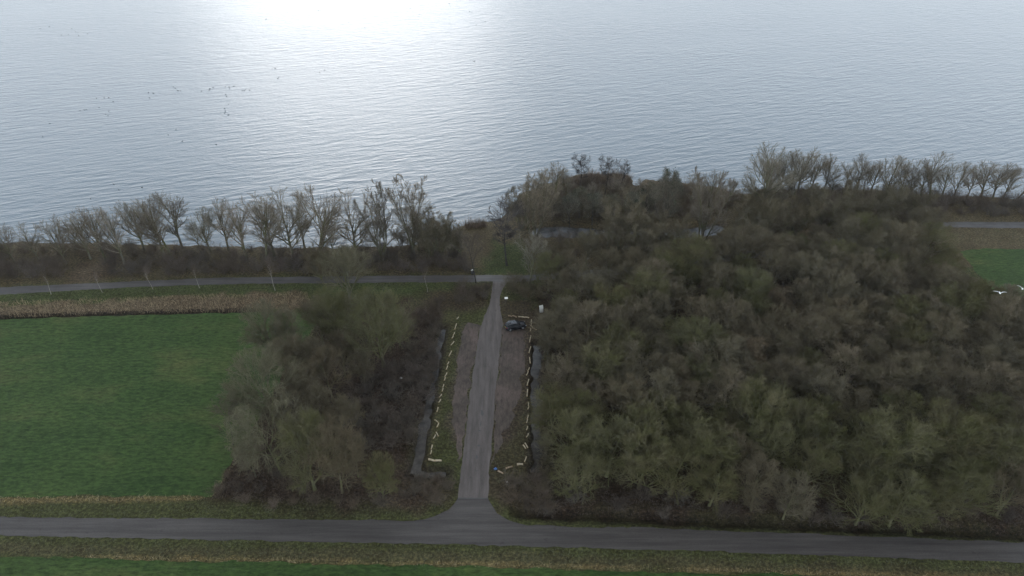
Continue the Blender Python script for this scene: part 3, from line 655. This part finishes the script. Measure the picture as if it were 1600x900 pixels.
shrub_zone('brown', [(640, 500), (690, 470), (685, 530), (670, 600), (640, 560)], 2.38, (0.67, 1.26), 'brown bushy shrub between copse and ditch head', 'brown shrubs at the ditch head')
shrub_zone('brown', [(710, 452), (762, 450), (758, 472), (715, 472)], 2.24, (0.67, 1.09), 'brown shrub beside the narrow end of the access road', 'shrubs at the access road end')
shrub_zone('dark', [(852, 800), (1100, 806), (1590, 824), (1590, 800), (1100, 785), (860, 770)], 3.43, (0.67, 1.15), 'dark shrub under the front edge of the large wood', 'dark shrubs under the wood edge')
shrub_zone('brown', [(800, 790), (850, 792), (846, 745), (795, 752)], 1.98, (0.45, 0.86), 'brown bramble mound at the mouth of the access road', 'bramble mounds at the wood corner', 1.5)
shrub_zone('brown', [(645, 750), (700, 752), (700, 785), (640, 785)], 1.98, (0.39, 0.80), 'brown bramble mound below the ditch end', 'bramble mounds below the ditch end', 1.5)
shrub_zone('grey', [(846, 500), (856, 500), (860, 780), (848, 770)], 2.51, (0.56, 1.03), 'grey shrub on the wood edge beside the long ditch', 'grey shrubs on the ditch side of the wood')
shrub_zone('grey', [(790, 440), (830, 440), (850, 470), (838, 470), (800, 462)], 2.11, (0.67, 1.15), 'grey-green shrub behind the parked car at the wood corner', 'shrubs at the wood corner')
shrub_zone('brown', [(835, 395), (960, 400), (1150, 395), (1350, 360), (1470, 340), (1470, 318), (1200, 320), (1160, 385), (960, 384), (840, 384)], 3.70, (0.78, 1.61), 'brown shrub between pond, path and shore row', 'brown shrubs round the pond and shore', maxn=42)
shrub_zone('dark', [(1440, 338), (1660, 342), (1660, 322), (1450, 318)], 3.04, (0.78, 1.38), 'dark shrub on the bank above the path behind the wood', 'dark shrubs on the far bank')
shrub_zone('brown', [(840, 345), (870, 300), (930, 290), (1000, 300), (1130, 310), (1150, 335), (1080, 348), (980, 352), (900, 348)], 3.43, (0.90, 1.72), 'brown shrub on the point between pond and lake', 'brown shrubs on the point', maxn=42)

shrub_zone('brown', [(1175, 312), (1600, 324), (1600, 311), (1430, 304), (1300, 298), (1180, 300)], 3.0, (0.8, 1.5), 'brown leafless shrub beneath the shore row behind the wood', 'brown shrubs under the far shore row', maxn=34)
# ------------------------------------------------------------------ reeds, tussocks (uncountable)
def blades(name, polys, dens, h, m, label, w=0.02, lean=0.35, cat='grass'):
    Vs = []
    for px in polys:
        P = np.array(GL(px)); a = P.min(0); b = P.max(0); n = int((b[0] - a[0]) * (b[1] - a[1]) * dens)
        x = r.uniform(a[0], b[0], n); y = r.uniform(a[1], b[1], n); k = in_poly(x, y, P); x = x[k]; y = y[k]
        cl = vnoise(x, y, 1.1, 9); k = r.random(len(x)) < 0.25 + cl; x = x[k]; y = y[k]
        z = gz(x, y); k = z > WATER - 0.25; x, y, z = x[k], y[k], z[k]
        hh = r.uniform(h[0], h[1], len(x)) * (0.6 + 0.8 * vnoise(x, y, 2.5, 12)); an = r.uniform(0, 6.28, len(x)); le = r.normal(0, lean, (len(x), 2)) * hh[:, None]
        c, s = np.cos(an) * w, np.sin(an) * w
        Vs.append(np.stack([np.stack([x - c, y - s, z - 0.02], -1), np.stack([x + c, y + s, z - 0.02], -1), np.stack([x + le[:, 0], y + le[:, 1], z + hh], -1)], 1).reshape(-1, 3))
    V = np.concatenate(Vs); me = mesh_np(name, V, np.arange(len(V)).reshape(-1, 3))
    return tag(obj(name, me, m), label, cat, kind='stuff')
M['reed'] = mat_flat('dry_reed', (0.25, 0.195, 0.115), 0.8, var=0.35, scale=0.5)
M['reed2'] = mat_flat('russet_reed', (0.13, 0.095, 0.065), 0.8, var=0.35, scale=0.6)
M['straw'] = mat_flat('straw', (0.26, 0.215, 0.115), 0.8, var=0.3, scale=0.6)
M['tuft'] = mat_flat('olive_tussock', (0.080, 0.083, 0.040), 0.85, var=0.5, scale=0.7)
M['litter'] = mat_flat('dead_bracken', (0.075, 0.055, 0.040), 0.9, var=0.4, scale=0.7)
blades('reeds', [[(-60, 474), (200, 466), (330, 461), (480, 457), (488, 482), (390, 485), (200, 488), (-60, 497)]], 20, (0.35, 0.85), M['reed'], 'strip of dry brown reeds between lake path and meadow', 0.03)
blades('reeds', [[(865, 284), (915, 275), (985, 278), (985, 287), (900, 290)], [(1120, 298), (1160, 308), (1160, 316), (1110, 308)], [(1000, 288), (1090, 293), (1090, 300), (1000, 297)], [(725, 352), (760, 350), (760, 356), (725, 358)]], 45, (1.4, 2.8), M['reed2'], 'russet reeds fringing the lake at the point', 0.05)
blades('straw_strip', [[(-60, 776), (310, 775), (325, 779), (318, 783), (0, 786), (-60, 786)], [(105, 868), (740, 878), (1200, 890), (1640, 906), (1640, 911), (1200, 896), (740, 886), (105, 873)],
                       [(325, 776), (382, 692), (388, 696), (335, 778)], [(440, 590), (498, 498), (502, 502), (446, 592)]], 22, (0.15, 0.4), M['straw'], 'bleached straw strips along field edges', 0.03, 0.8)
blades('tussock_grass', [[(-60, 786), (316, 783), (560, 797), (690, 785), (715, 775), (700, 798), (660, 812), (400, 811), (-60, 806)], [(-60, 839), (400, 847), (740, 853), (1100, 864), (1640, 884), (1640, 905), (740, 878), (-60, 866)],
                         [(690, 500), (715, 495), (735, 500), (722, 515), (714, 560), (706, 610), (705, 650), (712, 690), (722, 700), (716, 770), (690, 745), (668, 735), (684, 660)], [(786, 690), (810, 640), (832, 600), (833, 745), (790, 750), (770, 770), (767, 720)],
                         [(-60, 462), (200, 450), (350, 445), (700, 442), (690, 452), (480, 456), (200, 465), (-60, 474)], [(758, 428), (828, 428), (828, 392), (775, 385)], [(1470, 358), (1640, 360), (1640, 384), (1500, 380)]], 13, (0.10, 0.34), M['tuft'], 'coarse olive grass tussocks on the road verges', 0.04, 0.7)
blades('bracken_litter', [[(858, 800), (1100, 812), (1640, 834), (1640, 800), (1100, 780), (858, 760)], [(330, 778), (500, 498), (690, 480), (640, 740), (700, 748), (690, 790), (560, 797)], [(786, 470), (838, 470), (832, 500), (840, 520), (848, 790), (836, 790), (834, 520), (800, 492)],
                          [(640, 470), (762, 448), (757, 480), (690, 495)]], 12, (0.08, 0.35), M['litter'], 'dead brown bracken and leaf litter under the trees', 0.05, 0.9)

# ------------------------------------------------------------------ logs bordering the parking strips
M['log'] = mat_flat('pale_stripped_log', (0.33, 0.28, 0.19), 0.75, var=0.3, scale=2.5)
M['log_old'] = mat_flat('weathered_log', (0.24, 0.18, 0.12), 0.8, var=0.35, scale=2.5)
M['log_end'] = mat_flat('cut_wood', (0.42, 0.30, 0.17), 0.8, var=0.25, scale=9)
def log(a, b, rad, old, label, group):
    A = G(*a); B = G(*b); d = B - A; L = max(0.8, np.linalg.norm(d)); ang = math.atan2(d[1], d[0]); n = 10
    bm = bmesh.new(); rings = []
    for k in range(7):
        t = k / 6; rr = rad * (1.05 - 0.2 * t) * random.uniform(0.93, 1.07); oy = 0.05 * math.sin(t * 3 + L)
        rings.append([bm.verts.new(((t - 0.5) * L, oy + rr * math.cos(q * 2 * math.pi / n), rad + rr * math.sin(q * 2 * math.pi / n))) for q in range(n)])
    for k in range(6):
        for q in range(n): bm.faces.new((rings[k][q], rings[k + 1][q], rings[k + 1][(q + 1) % n], rings[k][(q + 1) % n])).smooth = True
    o = obj('log', bm, M['log_old' if old else 'log'])
    for ring, sgn in ((rings[0], 0), (rings[-1], 1)): pass
    o.location = ((A[0] + B[0]) / 2, (A[1] + B[1]) / 2, 0.0); o.rotation_euler = (0, 0, ang); tag(o, label, 'log', group)
    for sgn in (-1, 1):
        be = bmesh.new(); rr = rad * (1.05 if sgn < 0 else 0.85) * 1.01
        c0 = [be.verts.new((sgn * (L / 2 + 0.004), 0.05 * math.sin((0 if sgn < 0 else 3) + L) + rr * math.cos(q * 2 * math.pi / n), rad + rr * math.sin(q * 2 * math.pi / n))) for q in range(n)]
        c1 = [be.verts.new((sgn * (L / 2 - 0.03), v.co.y, v.co.z)) for v in c0]
        be.faces.new(c0)
        for q in range(n): be.faces.new((c0[q], c1[q], c1[(q + 1) % n], c0[(q + 1) % n]))
        bmesh.ops.recalc_face_normals(be, faces=be.faces)
        obj('cut_end', be, M['log_end'], o)
left = [((716, 496), (714, 499)), ((713, 506), (711, 515)), ((710, 520), (708.5, 524)), ((708, 525), (706.5, 529)), ((709, 534), (705, 540)), ((705, 549), (702, 557)), ((701, 566), (699, 570)), ((699, 572), (697.5, 578)), ((698, 583), (695.3, 589)), ((695.2, 590), (694.6, 595)),
        ((693, 601), (692, 606)), ((691.8, 607), (691, 612)), ((689.5, 617), (687, 621)), ((688, 625), (686, 629)), ((684, 637), (683, 644)), ((679, 657), (684.5, 660)), ((685, 661.5), (683, 668)), ((681, 676), (685, 682)), ((680, 680), (677.5, 686)), ((675, 696), (674, 702)), ((673.8, 704), (673, 710))]
for a, b in left: log(a, b, 0.095, False, 'pale stripped log lying in the row beside the meadow-side gravel', 'logs edging the meadow-side gravel strip')
log((669.5, 719), (679.5, 721), 0.17, False, 'pale log on the earth bank at the ditch corner, nearer the ditch', None)
log((680, 721.4), (690, 720.4), 0.17, False, 'pale log on the earth bank at the ditch corner, nearer the road', None)
right = [((830, 500), (830, 504)), ((830, 506), (829.6, 509.5)), ((830, 510), (832.5, 513)), ((829, 513.5), (828.6, 518)), ((829, 525), (828, 535)), ((829, 542), (827, 552)), ((827, 559), (829, 568)), ((827, 575), (825, 580)), ((825, 581), (823, 587)), ((826, 593), (824, 603)), ((824, 609), (824, 620)),
         ((825, 629), (826, 634)), ((826, 635), (825, 640)), ((825, 649), (824, 655)), ((823.8, 656), (823, 661)), ((824, 667), (823, 672)), ((825, 679), (823, 683)), ((820, 693), (825, 700)), ((818, 697), (820.6, 700)), ((822, 714), (820, 722))]
for a, b in right: log(a, b, 0.095, False, 'pale stripped log lying in the row between gravel and wood', 'logs edging the wood-side gravel strip')
log((832.5, 512.5), (838, 516), 0.13, True, 'weathered brown log angled off the row beside the car', None)
for a, b in [((794, 494.5), (800, 495)), ((801, 494), (807, 496))]: log(a, b, 0.13, True, 'weathered brown log in the short row behind the car', 'weathered logs behind the car')
for a, b in [((811.5, 496), (814.5, 496)), ((816.5, 496.3), (819.5, 496.6)), ((821, 496.5), (826.5, 497.2))]: log(a, b, 0.14, False, 'pale short log in the short row behind the car', 'pale logs behind the car')
log((808, 727), (817, 726.2), 0.17, False, 'pale log lying across the near end of the wood-side row', None)
log((791, 733), (800, 729.5), 0.14, True, 'weathered log between the cross log and the blue bag', None)
log((778, 737), (786, 740.5), 0.13, True, 'weathered log on the grass beside the blue bag', None)

# ------------------------------------------------------------------ the parked car
M['car'] = mat_flat('dark_car_paint', (0.012, 0.015, 0.020), 0.25, 0.3, 0.05)
M['glass'] = mat_flat('car_glass', (0.02, 0.024, 0.028), 0.06, 0.0, 0.05)
M['rubber'] = mat_flat('rubber', (0.02, 0.02, 0.02), 0.85)
M['alloy'] = mat_flat('alloy', (0.35, 0.36, 0.37), 0.4, 0.7)
M['lamp'] = mat_flat('lamp_glass', (0.6, 0.62, 0.65), 0.15)
M['tail'] = mat_flat('tail_lamp', (0.25, 0.02, 0.02), 0.2)
M['plate'] = mat_flat('number_plate_yellow', (0.55, 0.42, 0.05), 0.5)
M['black'] = mat_flat('black_plastic', (0.02, 0.02, 0.022), 0.6)
def loft(rings, closed=True, cap=True, smooth=True):
    bm = bmesh.new(); vr = [[bm.verts.new(p) for p in rg] for rg in rings]; n = len(vr[0])
    for k in range(len(vr) - 1):
        for q in range(n if closed else n - 1):
            f = bm.faces.new((vr[k][q], vr[k + 1][q], vr[k + 1][(q + 1) % n], vr[k][(q + 1) % n])); f.smooth = smooth
    if cap: bm.faces.new(vr[0]); bm.faces.new(vr[-1])
    bmesh.ops.recalc_face_normals(bm, faces=bm.faces); return bm
def boxm(x0, x1, y0, y1, z0, z1, bev=0.0):
    bm = bmesh.new(); bmesh.ops.create_cube(bm, size=1)
    bmesh.ops.scale(bm, vec=(x1 - x0, y1 - y0, z1 - z0), verts=bm.verts); bmesh.ops.translate(bm, vec=((x0 + x1) / 2, (y0 + y1) / 2, (z0 + z1) / 2), verts=bm.verts)
    if bev: bmesh.ops.bevel(bm, geom=bm.edges[:], offset=bev, segments=2, affect='EDGES')
    return bm
def cyl(rad, y0, y1, cx, cz, n=20):
    return loft([[(cx + rr * math.cos(a * 2 * math.pi / n), y, cz + rr * math.sin(a * 2 * math.pi / n)) for a in range(n)] for y, rr in ((y0, rad * 0.9), (y0 + (y1 - y0) * 0.15, rad), (y0 + (y1 - y0) * 0.85, rad), (y1, rad * 0.9))])
def make_car():
    A = G(790.5, 518); B = G(818.5, 514); d = B - A
    c = empty('parked_car', (0.5 * (A[0] + B[0]) + 0.1, 0.5 * (A[1] + B[1]) + 0.75, 0.006), math.atan2(d[1], d[0]) + 0.05)
    tag(c, 'black compact hatchback parked across the gravel strip', 'car')
    # body: stations front (+x) to rear, each (x, half width, sill z, shoulder z, top z)
    st = [(2.06, 0.62, 0.32, 0.50, 0.62), (1.98, 0.76, 0.24, 0.62, 0.76), (1.6, 0.86, 0.20, 0.74, 0.90), (1.0, 0.885, 0.20, 0.80, 0.99), (0.4, 0.89, 0.20, 0.84, 1.02), (-0.6, 0.89, 0.20, 0.88, 1.03), (-1.4, 0.885, 0.20, 0.90, 1.03), (-1.85, 0.86, 0.24, 0.88, 1.02), (-2.04, 0.74, 0.36, 0.80, 0.98)]
    rings = []
    for x, w, s, b, t in st:
        rings.append([(x, w * 0.9, s), (x, w, s + 0.12), (x, w, b - 0.1), (x, w * 0.97, b), (x, w * 0.84, t), (x, 0, t + 0.025), (x, -w * 0.84, t), (x, -w * 0.97, b), (x, -w, b - 0.1), (x, -w, s + 0.12), (x, -w * 0.9, s)])
    body = obj('body', loft(rings), M['car'], c)
    # cabin shell
    cs = [(0.98, 0.70, 0.98, 0.99, 0.66), (0.35, 0.72, 1.0, 1.42, 0.60), (-0.2, 0.73, 1.0, 1.53, 0.60), (-1.0, 0.73, 1.0, 1.53, 0.60), (-1.6, 0.72, 1.0, 1.47, 0.58), (-1.97, 0.68, 0.99, 1.0, 0.64)]
    rg = [[(x, w, z0), (x, wt + 0.02, z1 - 0.04), (x, wt * 0.85, z1), (x, 0, z1 + 0.025), (x, -wt * 0.85, z1), (x, -wt - 0.02, z1 - 0.04), (x, -w, z0)] for x, w, z0, z1, wt in cs]
    obj('cabin', loft(rg), M['car'], c)
    def quad(name, pts, m, off):
        bm = bmesh.new(); o = Vector(off); f = bm.faces.new([bm.verts.new(Vector(p) + o) for p in pts])
        q = bmesh.ops.extrude_face_region(bm, geom=[f]); bmesh.ops.translate(bm, vec=-o * 0.8, verts=[v for v in q['geom'] if isinstance(v, bmesh.types.BMVert)])
        bmesh.ops.recalc_face_normals(bm, faces=bm.faces); return obj(name, bm, m, c)
    quad('windscreen', [(0.90, 0.62, 1.045), (0.90, -0.62, 1.045), (0.40, -0.52, 1.40), (0.40, 0.52, 1.40)], M['glass'], (0.015, 0, 0.022))
    quad('rear_window', [(-1.92, -0.58, 1.07), (-1.92, 0.58, 1.07), (-1.66, 0.5, 1.41), (-1.66, -0.5, 1.41)], M['glass'], (-0.022, 0, 0.014))
    quad('sunroof', [(0.1, 0.42, 1.512), (-0.95, 0.42, 1.545), (-0.95, -0.42, 1.545), (0.1, -0.42, 1.512)], M['glass'], (0, 0, 0.022))
    for s in (1, -1):
        quad('side_window', [(0.72, s * 0.722, 1.05), (0.30, s * 0.645, 1.35), (-0.38, s * 0.648, 1.45), (-0.40, s * 0.735, 1.05)], M['glass'], (0, s * 0.016, 0))
        quad('side_window', [(-0.47, s * 0.735, 1.05), (-0.45, s * 0.648, 1.45), (-1.28, s * 0.645, 1.44), (-1.55, s * 0.73, 1.05)], M['glass'], (0, s * 0.016, 0))
        obj('roof_rail', boxm(-1.4, 0.1, s * 0.56 - 0.02, s * 0.56 + 0.02, 1.52, 1.57, 0.008), M['alloy'], c)
        obj('headlight', boxm(1.78, 2.03, s * 0.60 - 0.13, s * 0.60 + 0.13, 0.58, 0.74, 0.03), M['lamp'], c)
        obj('tail_light', boxm(-2.04, -1.85, s * 0.68 - 0.1, s * 0.68 + 0.1, 0.72, 0.96, 0.03), M['tail'], c)
        obj('mirror', boxm(0.62, 0.80, s * 0.98 - 0.09, s * 0.98 + 0.09, 0.98, 1.11, 0.03), M['car'], c)
        for x in (1.28, -1.28):
            w = obj('wheel', cyl(0.33, s * 0.72, s * 0.905, x, 0.33), M['rubber'], c)
            obj('rim', cyl(0.215, s * 0.74, s * 0.915, x, 0.33, 14), M['alloy'], w)
    obj('number_plate', boxm(-2.065, -2.04, -0.26, 0.26, 0.56, 0.67), M['plate'], c)
    obj('bumper', boxm(1.94, 2.085, -0.66, 0.66, 0.30, 0.44, 0.03), M['black'], c)
    obj('bumper', boxm(-2.075, -1.94, -0.70, 0.70, 0.34, 0.50, 0.03), M['black'], c)
make_car()

# ------------------------------------------------------------------ small things
M['white'] = mat_flat('white_panel', (0.72, 0.72, 0.68), 0.45, var=0.06)
M['darkpost'] = mat_flat('dark_post', (0.03, 0.03, 0.03), 0.7)
M['blue'] = mat_flat('blue_plastic', (0.03, 0.11, 0.30), 0.4)
M['bird'] = mat_flat('dark_plumage', (0.022, 0.022, 0.024), 0.7)
M['gull'] = mat_flat('white_plumage', (0.75, 0.75, 0.73), 0.8, var=0.05)
M['gullgrey'] = mat_flat('grey_plumage', (0.50, 0.51, 0.52), 0.8, var=0.05)
# curved white panel propped at the wood's edge
p = G(846, 489); e = empty('white_panel', (p[0], p[1], 0), R(24))
tag(e, 'white curved panel standing propped at the wood edge near the car', 'panel')
prof = [(0.05, 0.02), (0.0, 0.5), (0.02, 1.0), (0.12, 1.4), (0.3, 1.68)]
rg = [[(-0.42, y, z), (0.42, y, z), (0.42, y + 0.05, z), (-0.42, y + 0.05, z)] for y, z in prof]
obj('panel', loft(rg, smooth=False), M['white'], e)
for sx in (-0.3, 0.3):
    obj('prop', loft([[(sx - 0.03, 0.72, 0), (sx + 0.03, 0.72, 0), (sx + 0.03, 0.78, 0), (sx - 0.03, 0.78, 0)], [(sx - 0.03, 0.11, 1.2), (sx + 0.03, 0.11, 1.2), (sx + 0.03, 0.17, 1.2), (sx - 0.03, 0.17, 1.2)]], smooth=False), M['darkpost'], e)
# small white sign on a dark post
p = G(791, 472); e = empty('sign', (p[0], p[1], 0), R(6)); tag(e, 'small white sign board on a dark post beside the access road end', 'sign')
obj('post', boxm(-0.05, 0.05, -0.05, 0.05, -0.1, 0.95), M['darkpost'], e)
bm = boxm(-0.34, 0.34, -0.22, 0.22, -0.02, 0.02, 0.008); bmesh.ops.rotate(bm, matrix=Matrix.Rotation(R(28), 3, 'X'), verts=bm.verts); bmesh.ops.translate(bm, vec=(0, 0, 1.03), verts=bm.verts)
obj('board', bm, M['white'], e)
# litter bin with a pale lid
p = G(738, 428); e = empty('litter_bin', (p[0], p[1], 0)); tag(e, 'dark litter bin with pale lid beside the lake path junction', 'litter bin')
n = 14
obj('body', loft([[(rr * math.cos(a * 2 * math.pi / n), rr * math.sin(a * 2 * math.pi / n), z) for a in range(n)] for z, rr in ((0, 0.24), (0.1, 0.27), (0.9, 0.30), (0.95, 0.28))]), M['darkpost'], e)
obj('lid', loft([[(rr * math.cos(a * 2 * math.pi / n), rr * math.sin(a * 2 * math.pi / n), z) for a in range(n)] for z, rr in ((0.955, 0.30), (1.02, 0.30), (1.1, 0.2), (1.13, 0.05))]), M['white'], e)
def crumple(name, px, py, s, m, label, cat):
    bm = bmesh.new(); bmesh.ops.create_icosphere(bm, subdivisions=3, radius=1.0)
    for v in bm.verts:
        c = v.co; k = 1 + 0.28 * math.sin(c.x * 5 + c.y * 3) + 0.2 * math.sin(c.z * 9 + c.x * 6)
        v.co = Vector((c.x * k * s, c.y * k * s * 0.8, max(0, (c.z * k * 0.6 + 0.4)) * s))
    o = obj(name, bm, m); p = G(px, py); o.location = (p[0], p[1], float(gz(p[0], p[1]))); return tag(o, label, cat)
crumple('plastic_bag', 774.5, 733, 0.24, M['blue'], 'crumpled bright blue plastic bag on the roadside grass', 'bag')
crumple('paper_litter', 792.5, 753.5, 0.13, M['white'], 'scrap of white litter on the bramble mound by the road mouth', 'litter')
crumple('paper_litter', 627, 591, 0.2, M['white'], 'scrap of white litter in the dark copse thicket', 'litter')
# thin stake by the ditch end
p = G(682, 746); o = obj('stake', loft([[(0.03 * math.cos(a) , 0.03 * math.sin(a), z) for a in (0, 1.57, 3.14, 4.71)] for z in (-0.5, 0.6, 1.25)]), M['darkpost']); o.location = (p[0], p[1], float(gz(p[0], p[1])))
tag(o, 'thin dark wooden stake at the ditch end below the bank', 'stake')

# ------------------------------------------------------------------ birds
def gull_mesh():
    n = 8; rings = []
    for x, rr, z in ((-0.26, 0.012, 0.0), (-0.16, 0.05, 0), (0, 0.075, 0), (0.10, 0.06, 0.005), (0.15, 0.042, 0.012), (0.19, 0.045, 0.018), (0.23, 0.02, 0.012), (0.27, 0.005, 0.005)):
        rings.append([(x, rr * math.cos(a * 2 * math.pi / n), z + rr * 0.85 * math.sin(a * 2 * math.pi / n)) for a in range(n)])
    return loft(rings)
def wing_mesh(s, up):
    st = [(0.04, 0.10, -0.08, 0.02), (0.20, 0.12, -0.05, 0.02 + up * 0.12), (0.36, 0.10, -0.03, 0.02 + up * 0.15), (0.50, 0.02, -0.08, 0.02 + up * 0.12), (0.60, -0.10, -0.14, 0.02 + up * 0.08)]
    return loft([[(a, s * y, z), ((a + b) / 2, s * y, z + 0.012), (b, s * y, z), ((a + b) / 2, s * y, z - 0.006)] for y, a, b, z in st])
for px, py, t, rz, bank_, lab in ((1562.5, 458, 72, R(-115), R(8), 'white gull gliding over the wood with both wings spread wide'), (1597.5, 451.5, 78, R(-130), R(-6), 'white gull flying above the wood toward the pasture edge')):
    e = empty('gull', ray(px, py, t), rz); e.scale = (0.85,) * 3; e.rotation_euler = (bank_, R(-8), rz); tag(e, lab, 'gull')
    obj('body', gull_mesh(), M['gull'], e)
    for s in (1, -1): obj('wing', wing_mesh(s, 1.1), M['gullgrey'], e)
    obj('tail', loft([[(-0.2, -0.025, 0), (-0.2, 0.025, 0), (-0.2, 0.025, 0.012), (-0.2, -0.025, 0.012)], [(-0.36, -0.07, 0), (-0.36, 0.07, 0), (-0.36, 0.07, 0.008), (-0.36, -0.07, 0.008)]]), M['gull'], e)
def duck_mesh():
    n = 10; rings = []
    for x, rr, z in ((-0.30, 0.02, 0.13), (-0.22, 0.07, 0.09), (-0.05, 0.12, 0.06), (0.10, 0.11, 0.06), (0.18, 0.065, 0.10), (0.205, 0.05, 0.18), (0.23, 0.055, 0.24), (0.27, 0.05, 0.25), (0.31, 0.022, 0.235), (0.37, 0.012, 0.225)):
        rings.append([(x, rr * math.cos(a * 2 * math.pi / n), z + rr * 0.9 * math.sin(a * 2 * math.pi / n)) for a in range(n)])
    return loft(rings)
dm = bpy.data.meshes.new('duck'); b_ = duck_mesh(); b_.to_mesh(dm); b_.free(); dm.materials.append(M['bird'])
ducks = [(232, 145), (240, 146), (234, 153), (271, 136), (274, 138), (278, 142), (282, 142), (315, 143), (327, 141), (328, 139), (333, 137), (352, 136), (358, 136), (359, 138), (365, 135), (379, 142), (384, 140), (382, 142), (390, 141), (353, 148), (354, 151), (357, 163), (351, 170), (352, 174), (351, 177), (357, 180),
         (151, 154), (163, 153), (170, 153), (177, 159), (155, 168), (170, 174), (165, 179), (169, 181), (125, 173), (132, 172), (135, 171), (78, 193), (67, 214), (275, 203), (263, 211), (285, 221), (338, 226), (112, 45), (118, 50), (122, 51), (123, 56), (96, 55), (107, 54), (137, 53), (77, 42), (83, 2), (63, 45),
         (178, 288), (222, 293), (142, 311), (186, 297), (425, 108), (430, 107), (435, 122), (434, 123), (500, 113), (507, 110), (641, 14), (655, 22), (744, 39), (758, 34), (702, 6), (734, 18), (658, 95), (741, 96), (545, 35), (570, 43), (498, 17), (416, 30)]
for px, py in ducks:
    o = bpy.data.objects.new('duck', dm); COL.objects.link(o); p = G(px, py, WATER)
    k = random.uniform(0.85, 1.15); o.location = (p[0], p[1], WATER - 0.03); o.scale = (k, k, k); o.rotation_euler = (0, 0, random.uniform(0, 6.28))
    tag(o, 'small dark waterbird floating on the open lake', 'duck', 'waterbirds scattered over the lake')
print('objects', len(bpy.data.objects))

# ------------------------------------------------------------------ the damp winter air
HAZE = 0.00006
bm = boxm(-6700, 6700, -4700, 9700, -4.3, 82.0)
hm = bpy.data.materials.new('haze_air'); hm.use_nodes = True; hn = hm.node_tree; hn.nodes.clear()
ho = hn.nodes.new('ShaderNodeOutputMaterial'); hv = hn.nodes.new('ShaderNodeVolumePrincipled')
hv.inputs['Color'].default_value = (0.93, 0.96, 1.0, 1); hv.inputs['Density'].default_value = HAZE; hv.inputs['Anisotropy'].default_value = 0.35
hn.links.new(hv.outputs[0], ho.inputs['Volume'])
tag(obj('haze', bm, hm), 'thin pale winter haze filling the air', 'haze', kind='stuff')
